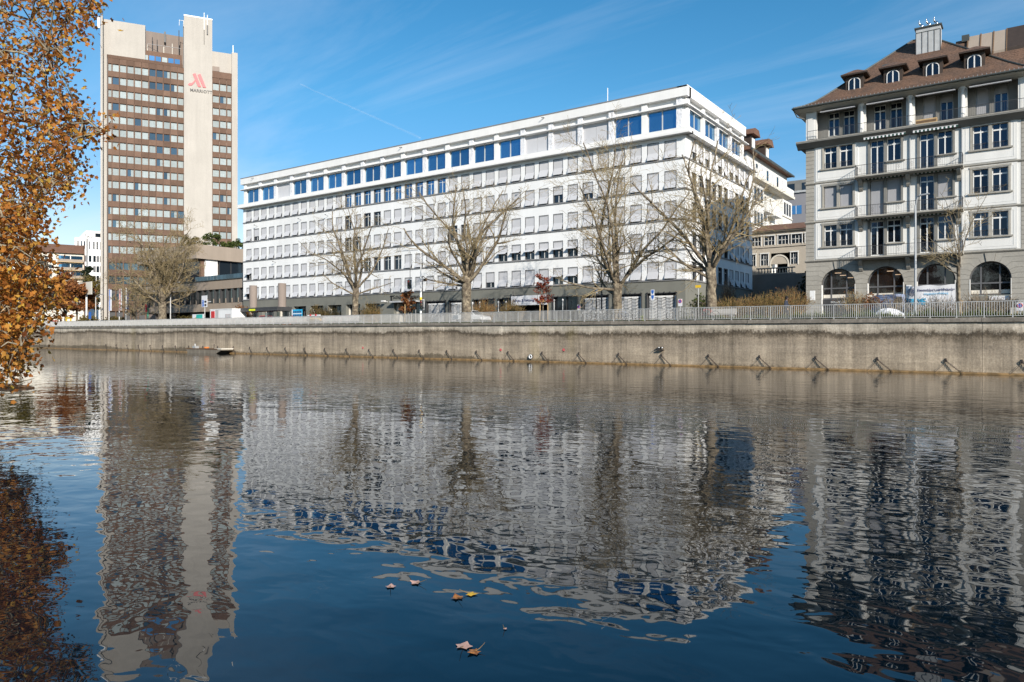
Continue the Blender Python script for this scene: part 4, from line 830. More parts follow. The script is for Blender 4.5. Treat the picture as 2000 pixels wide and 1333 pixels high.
# ------------------------------------------------------------------ podium: upper box and low wing
pd = thing('hotel_podium', 'low brown concrete hotel wing with ribbon windows beside the white office block', 'building', (-141.4, 85.0, 0))
MB().box(-24, 0, 0, 24, 18.65, 21.6).obj('upper_parapet', mt['fascia'], pd); MB().box(-23.5, -1.2, 2.2, 22, TZ, 18.65).obj('upper_wall', mt['concrete_brown'], pd); MB().box(-1.2, -.6, 2.4, 5.2, 12, 18.65).obj('side_wall', mt['white_plaster'], pd)
MB().box(-1.0, -.8, 5.6, 20, 12.3, 18.5).obj('side_glazing', mt['glass_dark'], pd)
for k in range(5): MB().box(-.8, -.65, 5.6+k*2.8, 5.75+k*2.8, 12.3, 18.5).obj('mullion', mt['charcoal'], pd)
MB().box(-1.6, -.9, 1.6, 2.3, 12, 18.65).obj('column', mt['panel_brown'], pd); MB().box(-22, -2.2, 2.05, 2.2, 12.6, 18.4).obj('upper_glazing', mt['glass_dark'], pd)
wg = thing('hotel_wing', 'single storey glazed terrace wing raised over a dark undercroft beside the office block', 'building', (-112.4, 77.0, 0), R(-2.2))
MB().box(-40, 0, 0, 15, 11.05, 12.7).obj('roof_parapet', mt['fascia'], wg); MB().box(-40.1, .1, -.15, 15, 12.7, 12.82).obj('roof_edge', mt['lead'], wg); MB().box(-40, 0, 0, 15, 7.0, 8.45).obj('lower_parapet', mt['fascia'], wg); MB().box(-39.5, -.2, .55, 14, 8.45, 11.05).obj('window_core', mt['black'], wg); MB().box(-39.5, -.4, 4, 14, TZ, 7.0).obj('undercroft_wall', mt['black'], wg)
for k in range(19):
    x = -.3-k*2.05; MB().box(x-.18, x+.02, -.02, .55, 8.45, 11.05).obj('mullion', mt['charcoal'], wg); MB().box(x-.14, x, -.12, .1, 8.45, 9.3).obj('fin', mt['fascia'], wg); w = MB().box(x-2.0, x-.2, .45, .49, 8.5, 11.0).obj('window', mt['glass_wing'] if 'glass_wing' in mt else mt.setdefault('glass_wing', glassmat('glass_wing', (.16, .19, .20), metal=.85)), wg)
for k in range(5): MB().box(-6-k*7, -5.5-k*7, .6, 1.1, TZ, 7.0).obj('support_post', mt['concrete_brown'], wg)
for k in range(16): MB().box(-18.2+k*1.1, -17.15+k*1.1, .5, .52, 12.82, 13.7).obj('glass_balustrade', mt['glass_hotel'], wg)
# ================================================================== ALLEY BEHIND
ap = thing('cream_apartment_house', 'cream apartment house with brown dormers and balconies behind the office block', 'building', (-33.0, 103.5, 0), R(90))
holes = []
for fz in (10.5, 14.0, 17.5, 21.0): holes += [(x, x+1.1, fz+.9, fz+2.8) for x in (1.2, 2.7, 6.6, 9.2, 11.8, 15.6, 17.2, 18.8)]
mb = MB(); wall_open(mb, 0, 21, 4, 25.2, holes, 0, .4); mb.box(0, .4, .4, 14, 4, 29).box(20.6, 21, .4, 14, 4, 29).box(.4, 20.6, 5, 5.2, 4, 29).obj('wall', mt['stucco'], ap)
for h in holes: w = MB().box(h[0], h[1], .2, .25, h[2], h[3]).obj('window', mt['glass_dark'], ap); put('frame', MB().box(h[0], h[0]+.07, .14, .2, h[2], h[3]).box(h[1]-.07, h[1], .14, .2, h[2], h[3]).box((h[0]+h[1])/2-.04, (h[0]+h[1])/2+.04, .14, .2, h[2], h[3]).box(h[0], h[1], .14, .2, h[3]-.5, h[3]-.43).mesh('frame', mt['frame_white']), w)
MB().box(0, 5.0, -1.1, 0, 4, 24.2).obj('oriel', mt['stucco'], ap); MB().box(15.2, 20.6, -1.1, 0, 4, 24.2).obj('oriel', mt['stucco'], ap)
for fz in (10.5, 14.0, 17.5, 21.0):
    for a in (.5, 2.0, 3.5, 15.8, 17.3, 18.8): w = MB().box(a, a+1.0, -1.13, -1.1, fz+.9, fz+2.8).obj('oriel_window', mt['glass_dark'], ap)
    for a in (0, 15.2): MB().box(a-.1, a+5.3, -1.25, 0, fz+.45, fz+.62).obj('string_course', mt['stucco_cream'], ap)
    for a in (6.2, 10.6): MB().box(a, a+3.4, -1.3, 0, fz-.1, fz+.1).box(a, a+3.4, -1.3, -1.22, fz+.1, fz+1.05).obj('balcony', mt['stucco'], ap)
MB().box(0, 21, -1.5, .4, 24.9, 25.3).obj('terrace_cornice', mt['stucco_cream'], ap); MB().box(0, 21, -.2, 5, 25.3, 28.8).obj('attic_wall', mt['stucco'], ap); MB().box(0, 5, -1.4, -1.2, 25.3, 26.3).box(16, 20.6, -1.4, -1.2, 25.3, 26.3).obj('terrace_parapet', mt['stucco'], ap)
for k in range(7): MB().box(1.5+k*2.7, 2.4+k*2.7, -.23, -.2, 25.9, 27.8).obj('attic_window', mt['glass_dark'] if k % 2 else mt['blind2'], ap)
MB().prism([(-1.1, 28.8), (-1.1, 29.0), (4, 32.2), (9.5, 28.8)], -.8, 21.8).obj('roof', mt['tile_far'], ap); MB().box(-.8, 21.8, -1.25, -1.0, 28.75, 29.0).obj('gutter', mt['lead'], ap)
for x in (4.2, 11.2): d = MB().box(x-1.1, x+1.1, .2, 3.5, 29.2, 31.9).obj('dormer', mt['dormer_wood'], ap); put('dormer_roof', MB().prism([(x-1.6, 31.9), (x+1.6, 31.9), (x+.9, 32.8), (x-.9, 32.8)], -.4, 5, 'y').mesh('dormer_roof', mt['tile_far']), d); put('dormer_window', MB().box(x-.6, x+.6, .1, .2, 29.8, 31.5).mesh('dormer_window', mt['frame_white']), d)
bgb = thing('arcade_building', 'beige stone building with a round archway and balustrade at the end of the alley', 'building', (-33.0, 103.0, 0))
AX0 = 4.85; RR = 1.12; ZS = 12.4
holes = [(x, x+1.35, 15.1, 16.35) for x in (1.0, 2.85, 4.7, 6.5, 8.3)]+[(.6, 1.6, 12.3, 13.9), (2.35, 3.35, 12.3, 13.9), (6.4, 7.3, 12.3, 13.9)]+[(AX0-RR, AX0+RR, 11.0, ZS)]
mb = MB(); wall_open(mb, 0, 12, 4, ZS, [h for h in holes if h[2] < ZS], 0, .4); wall_open(mb, 0, AX0-RR, ZS, 16.9, holes[:8], 0, .4); wall_open(mb, AX0+RR, 12, ZS, 16.9, holes[:8], 0, .4); mb.box(AX0-RR, AX0+RR, 0, .4, ZS+RR+.001, 15.1).box(AX0-RR, AX0+RR, 0, .4, 16.35, 16.9)
for k in range(12):
    a0, a1 = math.pi*k/12, math.pi*(k+1)/12; mb.prism([(AX0-RR*math.cos(a0), ZS+RR*math.sin(a0)), (AX0-RR*math.cos(a1), ZS+RR*math.sin(a1)), (AX0-RR*math.cos(a1), ZS+RR), (AX0-RR*math.cos(a0), ZS+RR)], 0, .4, 'y')
mb.obj('wall', mt['stone_beige'] if 'stone_beige' in mt else mt.setdefault('stone_beige', M('stone_beige', (.46, .41, .34), .85, .08, .5, fine=.06, streak=.1)), bgb)
for h in holes[:8]:
    w = MB().box(h[0], h[1], .2, .24, h[2], h[3]).obj('window', mt['glass_dark'], bgb); fr = MB().box(h[0]-.1, h[0], -.06, .2, h[2]-.1, h[3]+.1).box(h[1], h[1]+.1, -.06, .2, h[2]-.1, h[3]+.1).box(h[0]-.15, h[1]+.15, -.1, .2, h[3], h[3]+.14)
    for k in (1, 2): q = h[0]+(h[1]-h[0])*k/3; fr.box(q-.03, q+.03, .14, .2, h[2], h[3])
    fr.box(h[0], h[1], .14, .2, (h[2]+h[3])/2-.03, (h[2]+h[3])/2+.03); put('frame', fr.mesh('frame', mt['frame_white']), w)
ar = MB()
for k in range(14): a0, a1 = math.pi*k/14, math.pi*(k+1)/14; ar.prism([(AX0-RR*math.cos(a0), ZS+RR*math.sin(a0)), (AX0-RR*1.17*math.cos(a0), ZS+RR*1.17*math.sin(a0)), (AX0-RR*1.17*math.cos(a1), ZS+RR*1.17*math.sin(a1)), (AX0-RR*math.cos(a1), ZS+RR*math.sin(a1))], -.06, .02, 'y')
ar.box(AX0-RR*1.17, AX0-RR, -.06, .02, 11, ZS).box(AX0+RR, AX0+RR*1.17, -.06, .02, 11, ZS).obj('arch_moulding', mt['stucco_cream'], bgb)
MB().box(AX0-1.5, AX0+1.5, 4.5, 4.6, 10.8, 13.8).obj('passage', mt['black'], bgb); MB().box(0, 12, -.12, .0, 14.75, 14.95).box(0, 12, -.35, .4, 16.9, 17.05).obj('string_course', mt['stone_beige'], bgb)
MB().prism([(-.5, 17.05), (5, 18.6), (5, 17.05)], -.3, 12.3).obj('roof', mt['tile_far'], bgb)
for k in range(12): MB().lathe([(.07, 11.0), (.13, 11.2), (.06, 11.45), (.1, 11.6)], 8, 0, (AX0-2.2+k*.4, -2.0)).obj('baluster', mt['stone_beige'], bgb)
MB().box(AX0-2.5, AX0+2.6, -2.2, -1.8, 11.6, 11.75).box(AX0-2.5, AX0+2.6, -2.25, -1.75, 10.85, 11.0).obj('balustrade_rail', mt['stone_beige'], bgb)
tr_ = tag(MB().box(-31.5, -18.5, 100.4, 101.0, 4, 10.8).box(-31.5, -18.5, 101.0, 103, 10.6, 10.8).obj('retaining_wall', mt['stone_dark']), 'dark stone retaining wall below the beige arcade in the alley', 'wall')
gf = thing('grey_apartment_block', 'grey modern apartment block with wide windows far up the alley', 'building', (-46, 150, 0)); MB().box(0, 24, 0, 10, 4, 31.0).obj('wall', M('grey_render', (.24, .235, .25), .85, .08, .4), gf); MB().box(1, 24, 1.5, 9, 31.0, 33.6).obj('attic', mt['stone_dark'], gf)
for zz in (15.5, 19.2, 22.9, 26.6):
    for x in (4, 7.2, 10.2, 13.5): w = MB().box(x, x+2.1, -.03, .05, zz, zz+1.7).obj('window', mt['glass_blue'] if int(x) % 2 else mt['glass_dark'], gf); put('frame', MB().box(x-.1, x, -.06, 0, zz, zz+1.7).box(x+1.0, x+1.1, -.06, 0, zz, zz+1.7).mesh('frame', mt['frame_white']), w)
MB().box(-.1, 24.1, -.3, 0, 30.8, 31.2).obj('parapet', mt['galv'], gf)
for x in (6, 9): MB().box(x, x+1.6, 1.45, 1.5, 31.4, 33.0).obj('attic_window', mt['glass_dark'], gf)
# ================================================================== FAR LEFT BUILDINGS
def facing(px, d):
    p = atD(px, HZ, d); return p, math.atan2(p.y, p.x)-R(90)
p, a = facing(146, 300); fb = thing('white_office_tower', 'white office building with tall slot windows beyond the brown tiled house', 'building', (p.x, p.y, 0), a)
MB().box(0, 16, 0, 12, 4, 43.2).obj('wall', mt['white_beam'], fb); MB().prism([(1.5, 43.2), (4, 46.4), (16, 46.4), (16, 43.2)], 1, 11, 'y').obj('attic', mt['galv'], fb); MB().box(4.1, 4.7, -.06, 0, 25, 43).obj('pilaster', mt['grey_trim'], fb)
for r, zz in enumerate((38.6, 33.3, 29.0, 25.0, 21)):
    for k, x in enumerate((.9, 2.2, 3.2, 5.0, 6.6, 7.8, 9.0, 10.4)):
        w = (.5 if r == 0 else .95); MB().box(x, x+w, -.08, .02, zz, zz+(3.2 if r == 0 else 2.6)).obj('window', mt['glass_dark'] if (k+r) % 3 else mt['frame_dark'], fb)
lettering('FMA', 2.1, mt['white_paint'], fb, (3.0, .6, 43.6), ext=.1, bold=.06); MB().box(7.4, 9.6, .9, 1.1, 43.9, 45.4).obj('attic_window', mt['glass_dark'], fb)
p, a = facing(62, 262); hb = thing('tiled_roof_house', 'cream apartment house with long brown tiled roof and balconies behind the autumn trees', 'building', (p.x, p.y, 0), a)
MB().box(-34, 16.2, 0, 12, 4, 33.0).obj('wall', mt['stucco_cream'], hb); MB().prism([(-1.0, 32.9), (-1.0, 33.2), (5, 36.6), (13, 33)], -35, 16.3).obj('roof', mt['tile_far'], hb); MB().box(16.2, 16.5, -.4, 12, 4, 36.4).obj('gable_end', mt['panel_brown'], hb)
for zz in (30.1, 27.1, 24.1):
    for x in (4.0, 5.2): w = MB().box(x, x+.9, -.06, .02, zz, zz+1.4).obj('window', mt['glass_dark'], hb)
    MB().box(8.2, 15.8, -.04, .03, zz, zz+1.9).obj('balcony_glazing', mt['glass_blue'], hb); b = MB().box(7.8, 16.0, -1.3, -1.2, zz-.4, zz+.55).obj('balcony', mt['fascia'], hb); put('slab', MB().box(7.8, 16, -1.3, 0, zz-.6, zz-.4).mesh('slab', mt['wood']), b)
    MB().box(11.8, 12.1, -.2, .02, zz-.5, zz+2).obj('pilaster', mt['stucco'], hb)
# ================================================================== BARE TREES
def bare_tree(label, base, H, trunk_h, r0, seed, name='bare_tree', lean=(0, 0), n_sc=7, spread=1.0, dens=1.0, low=2, bark='bark', group='bare trees along the quay', cat='tree', tw=.012):
    rg = random.Random(seed); t = thing(name, label, cat, base, 0, group); T = MB(); C = MB()
    def wob(v, a): return (v+Vector((rg.gauss(0, a), rg.gauss(0, a), rg.gauss(0, a)))).normalized()
    def limb(p, d, L_, r, lv):
        sl_ = (.7, .5, .38, .22)[lv]; n = max(3, int(L_/sl_)); pts = [p.copy()]; rad = [r]; dd = d.copy(); q = p.copy(); trop = (.05, .045, .05, .10)[lv]
        for i in range(n):
            dd = wob(dd, (.11, .16, .21, .22)[lv]); dd = (dd+Vector((0, 0, trop))).normalized(); q = q+dd*(L_/n); pts.append(q.copy()); f = (i+1)/n
            rad.append(max(tw*.8, r*(1-f*(.72 if lv < 2 else .6))*(rg.uniform(.86, 1.18) if lv == 0 else 1)))
        (T if lv == 0 else C).tube(pts, rad, (8, 5, 4, 3)[lv], 0, lv == 0)
        if lv == 3: return
        m = int(L_*(1.2, 1.5, 1.75)[lv]*dens)+(2, 2, 1)[lv]
        for k in range(m):
            f = rg.uniform((.16, .15, .12)[lv], 1.0); i = min(n-1, int(f*n)); pp = pts[i].lerp(pts[i+1], rg.random()); ax = (pts[i+1]-pts[i]).normalized()
            ph = rg.uniform(0, 6.283); o = ax.orthogonal().normalized(); o = (Matrix.Rotation(ph, 3, ax) @ o); an = R(rg.uniform(28, 68))
            nd = (ax*math.cos(an)+o*math.sin(an)).normalized()
            if lv == 0: nd = (nd+Vector((nd.x, nd.y, 0))*.25).normalized()
            LL = L_*rg.uniform(.22, .48)*(1.15-.55*f) if lv == 0 else (L_*rg.uniform(.3, .62)*(1.15-.5*f))
            LL = max(LL, (.9, .55, .28)[lv]); LL = min(LL, (4.2, 2.2, 1.0)[lv]); limb(pp, nd, LL, max(tw, rad[i]*rg.uniform(.30, .48)), lv+1)
    # trunk with flared foot and burrs
    pts = []; rad = []
    for i in range(8):
        f = i/7; pts.append(Vector((lean[0]*f+rg.gauss(0, .03), lean[1]*f+rg.gauss(0, .03), trunk_h*f-.1))); rad.append(r0*(1.35-.9*f*.5 if i == 0 else 1.05-.16*f+rg.uniform(-.09, .13)+(.14 if i == 7 else 0)))
    T.tube(pts, rad, 12)
    top = pts[-1]
    for k in range(n_sc):
        up = k < max(2, n_sc//2); th = 6.283*(k*.382*1.618+rg.uniform(-.05, .05)); an = R(rg.uniform(4, 18) if up else rg.uniform(24, 46)*spread)
        d = Vector((math.sin(an)*math.cos(th), math.sin(an)*math.sin(th), math.cos(an))); h0 = trunk_h*rg.uniform(.82, 1.0)
        limb(Vector((top.x*h0/trunk_h, top.y*h0/trunk_h, h0-.15)), d, (H-trunk_h)*(rg.uniform(.86, 1.02) if up else rg.uniform(.62, .88)), r0*rg.uniform(.30, .44), 0)
    for k in range(low):
        th = 6.283*(k/max(1, low))+rg.uniform(-.5, .5)+(0 if k else 2.6); an = R(rg.uniform(58, 78)); d = Vector((math.sin(an)*math.cos(th), math.sin(an)*math.sin(th), math.cos(an)))
        limb(Vector((0, 0, trunk_h*rg.uniform(.68, .9))), d, (H-trunk_h)*rg.uniform(.42, .56), r0*rg.uniform(.26, .34), 0)
    T.obj('trunk', mt[bark], t, smooth=True); C.obj('crown', mt['twig'], t, smooth=False); return t
def qpos(px, off): p = onQ(px, 640, off); return (p.x, p.y, GZ(p.x)-.05)
bare_tree('large bare chestnut tree in front of the entrance lettering', qpos(694, 3), 15.4, 4.6, .43, 21, spread=1.4, low=4)
bare_tree('large bare tree with a burred trunk behind the parked white car', qpos(911, 3), 17.2, 5.2, .52, 35, spread=1.5, n_sc=10, low=4)
bare_tree('large bare tree forking low, behind the row of parked bicycles', qpos(1204, 3), 17.4, 3.6, .46, 48, spread=1.25, n_sc=9, low=3, lean=(.1, 0))
bare_tree('large bare tree at the corner of the white office block', qpos(1389, 3), 17.0, 4.6, .43, 57, spread=.9, n_sc=9, low=3)
bare_tree('broad bare tree in front of the brown hotel wing', qpos(317, 5), 18.5, 4.4, .70, 66, spread=1.2, n_sc=11, low=5, dens=1.2, tw=.02)
bare_tree('slim young bare tree before the striped awnings and the vinyl banner', qpos(1872, 3.5), 9.5, 4.2, .12, 71, spread=.9, n_sc=5, low=3, dens=1.0, group='young street trees')
bare_tree('slim bare tree standing by the green road sign', qpos(128, 10), 13.0, 3.5, .28, 77, spread=1.2, n_sc=7, low=3, tw=.03, group='trees by the bridge road')
bare_tree('wide bare tree in front of the hotel flagpoles', qpos(262, 9), 11.0, 2.6, .35, 83, spread=1.4, n_sc=9, low=4, tw=.025, group='trees by the bridge road')
bare_tree('bare tree growing beyond the railing where the rusticated wing continues', (3.4, 61.5, 3.7), 8.5, 3.6, .12, 88, spread=1.2, n_sc=6, low=3, group='young street trees')
# ================================================================== FOLIAGE
def leaf_cloud(mb, rg, c, rad, n, size, shape='quad', flat=0.):
    c = Vector(c)
    for _ in range(n):
        while True:
            p = Vector((rg.uniform(-1, 1), rg.uniform(-1, 1), rg.uniform(-1, 1)))
            if p.length <= 1: break
        q = c+Vector((p.x*rad[0], p.y*rad[1], p.z*rad[2])); leaf(mb, rg, q, size*rg.uniform(.65, 1.25), shape, flat)
def leaf(mb, rg, q, s, shape='quad', flat=0.):
    nrm = Vector((rg.gauss(0, 1), rg.gauss(0, 1), rg.gauss(0, 1)+flat)).normalized(); u = nrm.orthogonal().normalized(); u = Matrix.Rotation(rg.uniform(0, 6.28), 3, nrm) @ u; w = nrm.cross(u)
    if shape == 'quad': mb.poly([q-u*s*.5, q-w*s*.32, q+u*s*.5, q+w*s*.32])
    else:                              # lobed maple-like leaf, slightly cupped
        P = []; cup = rg.uniform(-.2, .75)
        for a, r in ((-90, .24), (-44, .50), (-14, .36), (20, .58), (52, .42), (90, .66), (128, .42), (160, .58), (194, .36), (224, .50)):
            r *= rg.uniform(.72, 1.2); a += rg.uniform(-9, 9); P.append(q+(u*math.cos(R(a))*(.85)+w*math.sin(R(a)))*r*s+nrm*(r*r*s*cup+rg.uniform(-.05, .05)*s))
        mb.poly(P)
def leafy_tree(name, label, base, H, r, mat, seed, n=2200, size=.3, trunk=.14, stakes=False, group=None, cone=False):
    rg = random.Random(seed); t = thing(name, label, 'tree', base, 0, group); T = MB(); C = MB(); th = H*.35
    T.tube([(0, 0, -.1), (.03, .02, th), (0, 0, H*.93)], [trunk, trunk*.75, trunk*.2], 8)
    for k in range(26):
        z = rg.uniform(th*.9, H*.92); f = (z-th*.9)/(H-th*.9); rr = r*(1-f*(.9 if cone else .55))*rg.uniform(.7, 1.05); a = rg.uniform(0, 6.28); e = Vector((math.cos(a)*rr, math.sin(a)*rr, z+rr*(.35 if not cone else -.15)))
        T.tube([(0, 0, z*.95), (e*.5+Vector((0, 0, z*.5))), e], [trunk*.3, trunk*.2, trunk*.08], 4)
        for s_ in range(5): leaf_cloud(C, rg, Vector((0, 0, z)).lerp(e, .35+.16*s_), (r*.2, r*.2, r*.16 if not cone else r*.08), n//130, size)
    T.obj('trunk', mt['bark'], t); C.obj('crown', mt[mat], t)
    if stakes:
        for a in (.5, 2.6, 4.7): MB().tube([(.55*math.cos(a), .55*math.sin(a), 0), (.5*math.cos(a), .5*math.sin(a), 2.3)], .05, 6).obj('stake', mt['wood'], t)
        MB().tube([(.5*math.cos(a), .5*math.sin(a), 2.15) for a in (.5, 2.6, 4.7, .5)], .04, 5).obj('tie', mt['wood'], t)
    return t
leafy_tree('young_tree', 'staked young tree with red leaves beside the gateway banner', qpos(1060, 4), 5.2, 1.25, 'leaf_red', 5, 1500, .17, .06, True, 'young street trees')
leafy_tree('young_tree', 'staked young tree with rust brown leaves before the entrance lettering', qpos(797, 4), 4.0, 1.15, 'leaf_rust', 6, 1500, .19, .07, True, 'young street trees')
leafy_tree('spruce_tree', 'dark green spruce standing before the white slot-windowed building', (*atD(172, 640, 190).xy, 4.2), 17.5, 3.4, 'leaf_dark', 9, 6500, .8, .3, cone=True)
leafy_tree('autumn_tree', 'red brown autumn tree behind the green road sign', (*atD(150, 640, 152).xy, 4.3), 9.0, 4.2, 'leaf_rust', 10, 5200, .5, .25, group='autumn trees by the bridge road')
leafy_tree('autumn_tree', 'russet autumn tree under the tiled roof house', (*atD(112, 640, 160).xy, 4.3), 12.0, 5.0, 'leaf_rust', 12, 5200, .5, .25, group='autumn trees by the bridge road')
leafy_tree('autumn_tree', 'golden brown autumn tree beyond the bridge road under the long tiled roof', (*atD(40, 640, 165).xy, 4.3), 15.0, 6.5, 'leaf_olive', 14, 5200, .55, .3, group='autumn trees by the bridge road')
leafy_tree('autumn_tree', 'rust brown autumn tree beyond the bridge road past the long tiled roof', (*atD(-60, 640, 160).xy, 4.3), 16.0, 7.0, 'leaf_rust', 15, 5200, .6, .3, group='autumn trees by the bridge road')
leafy_tree('olive_tree', 'olive brown thinning tree against the white slot-windowed building', (*atD(186, 640, 172).xy, 4.3), 12.5, 4.0, 'leaf_olive', 13, 3000, .4, .25, group='autumn trees by the bridge road')
for k, (px, py, rr, lb, mm) in enumerate(((371, 467, 2.3, 'yellowish roof garden shrub on the hotel podium beside the lift shaft', 'leaf_olive'), (417, 464, 2.5, 'round green roof garden shrub on the hotel podium', 'leaf_green'), (462, 470, 2.0, 'dark green roof garden shrub next to the office block', 'leaf_green'), (444, 474, 1.3, 'small roof garden shrub between two larger ones', 'leaf_green'))):
    p = onX(px, py, -143.5) if k else onY(px, py, 88); t = thing('roof_shrub', lb, 'shrub', (p.x, p.y, 21.6), 0, 'shrubs on the podium roof'); rg = random.Random(k+40); b = MB()
    for q in range(26): a = rg.uniform(0, 6.28); d = rr*rg.random()**.5; leaf_cloud(b, rg, (math.cos(a)*d, math.sin(a)*d, rg.uniform(.2, 1.0)*rr*1.1*(1.15-.4*d/rr)), (.55, .55, .45), 70, .3)
    b.obj('foliage', mt[mm], t); MB().tube([(0, 0, 0), (.1, 0, rr)], .1, 5).tube([(0, 0, 0), (-.5, .2, rr*.8)], .07, 5).obj('stem', mt['bark'], t)
def bush(label, pos, rx, ry, h, n, twig, leafm, nl, seed, ls=.12, name='bush', group=None, spray=.55):
    rg = random.Random(seed); t = thing(name, label, 'bush', pos, 0, group); S = MB(); Lf = MB()
    for _ in range(n):
        a = rg.uniform(0, 6.28); d = rg.random()**.6; b0 = Vector((math.cos(a)*d*rx*.6, math.sin(a)*d*ry*.6, 0)); o = Vector((math.cos(a)*rx*spray*d, math.sin(a)*ry*spray*d, h*rg.uniform(.6, 1.08)*(1-.35*d*d)))
        mid = b0+o*.5+Vector((rg.gauss(0, .1), rg.gauss(0, .1), h*.08)); e = b0+o; S.tube([b0, mid, e], [.02, .014, .006], 3, 0, False)
        for k in range(3):
            f = rg.uniform(.3, .95); p = b0.lerp(e, f); q = p+Vector((rg.gauss(0, .22), rg.gauss(0, .22), rg.uniform(.05, .4))); S.tube([p, q], [.01, .005], 3, 0, False)
            if nl: leaf_cloud(Lf, rg, q, (.12, .12, .12), nl, ls)
    S.obj('stems', mt[twig], t)
    if nl: Lf.obj('foliage', mt[leafm], t)
    return t
GB = 'shrubs behind the railing'
bush('tan brushy shrub behind the railing next to the corner tree', qpos(1430, 6), 1.7, 1.2, 2.1, 230, 'shrub_twig', 'leaf_olive', 2, 1, .1, group=GB, spray=.9)
bush('tan brushy shrub in the middle of the hedge behind the railing', qpos(1468, 6.5), 1.6, 1.2, 2.3, 230, 'shrub_twig', 'leaf_rust', 1, 2, .09, group=GB, spray=.85)
bush('tall tan brushy shrub behind the walking person', qpos(1505, 6.5), 1.5, 1.2, 2.5, 240, 'shrub_twig', 'leaf_olive', 3, 3, .1, group=GB, spray=.85)
bush('reddish brushy shrub at the alley end of the hedge', qpos(1541, 7), 1.3, 1.1, 2.8, 230, 'shrub_twig', 'leaf_rust', 1, 4, .1, group=GB, spray=.95)
bush('leafy green bush at the foot of the corner tree', qpos(1372, 7), 1.2, 1.0, 2.4, 120, 'bark', 'leaf_green', 6, 5, .16, group=GB)
bush('brown leaved shrub against the ground floor windows by the big chestnut', qpos(640, 8), 2.3, 1.0, 2.6, 260, 'shrub_twig', 'leaf_olive', 2, 6, .13, group=GB)
bush('brown leaved shrub behind the yellow construction trailer', qpos(617, 10), 1.6, .9, 3.0, 200, 'shrub_twig', 'leaf_olive', 2, 7, .13, group=GB)
bush('brown leaved shrub in front of the blank ground floor wall', qpos(724, 8), 1.8, 1.0, 3.2, 220, 'shrub_twig', 'leaf_olive', 2, 8, .13, group=GB)
bush('rusty brown shrub in front of the dark glazed gates', qpos(945, 8), 1.6, 1.0, 2.9, 280, 'shrub_twig', 'leaf_rust', 1, 9, .12, group=GB)
bush('dark brown shrub next to the gateway under the banner', qpos(1000, 8), 1.6, 1.0, 2.7, 260, 'shrub_twig', 'leaf_olive', 1, 10, .12, group=GB)
bush('copper leaved shrub below the black shop sign', qpos(1702, 6), .9, .8, 1.9, 90, 'bark', 'leaf_rust', 6, 11, .15, group=GB)
bush('bare twiggy shrub in front of the first arch', qpos(1668, 5.5), 1.2, .8, 2.3, 140, 'twig', 'leaf_rust', 1, 12, .1, group=GB)
bush('bare twiggy shrub in front of the vinyl banner', qpos(1832, 4.5), 1.5, .8, 1.7, 150, 'bark', 'leaf_olive', 0, 13, group=GB, spray=.9)
bush('bare twiggy shrub beside the parked van', qpos(1750, 5), 1.3, .8, 2.2, 90, 'bark', 'leaf_olive', 0, 14, group=GB, spray=.9)
bush('bare brown shrub below the last arch', qpos(1920, 6), 1.5, .9, 2.2, 160, 'bark', 'leaf_olive', 0, 15, group=GB, spray=.9)
bush('dark ivy bush climbing the alley retaining wall', (-21.5, 98.5, 4.1), 3.0, 1.6, 8.0, 260, 'bark', 'leaf_dark', 8, 16, .3, group='bushes in the alley')
bush('bare thorny bush in the shade of the alley', (-27.5, 92, 4.2), 2.6, 1.6, 4.0, 260, 'bark', 'leaf_dark', 1, 17, .15, group='bushes in the alley')
bush('low green bushes under the hotel wing', qpos(358, 12), 4.0, 1.4, 2.0, 240, 'shrub_twig', 'leaf_olive', 5, 18, .25, group='bushes by the hotel')
bush('ochre bush between the hotel wing and the bus shelter', qpos(470, 9), 2.2, 1.6, 3.3, 300, 'shrub_twig', 'leaf_rust', 4, 19, .2, group='bushes by the hotel')
bush('olive bush at the foot of the flagpoles', qpos(225, 10), 3.5, 1.4, 2.2, 240, 'shrub_twig', 'leaf_olive', 5, 20, .25, group='bushes by the hotel')
bush('yellow green bush below the sign gantry', qpos(172, 8), 3.0, 1.4, 2.4, 240, 'shrub_twig', 'leaf_olive', 5, 21, .25, group='bushes by the hotel')
bush('dark red climbing shrub on the shaded side wall of the office block', (-28.6, 83.5, 4.2), .8, 1.0, 5.0, 200, 'bark', 'leaf_rust', 1, 22, .12, group='bushes in the alley')
bush('low hedge along the side wall of the office block', (-28.4, 79.2, 4.2), .8, 1.6, 1.4, 160, 'bark', 'leaf_green', 6, 23, .14, group='bushes in the alley')
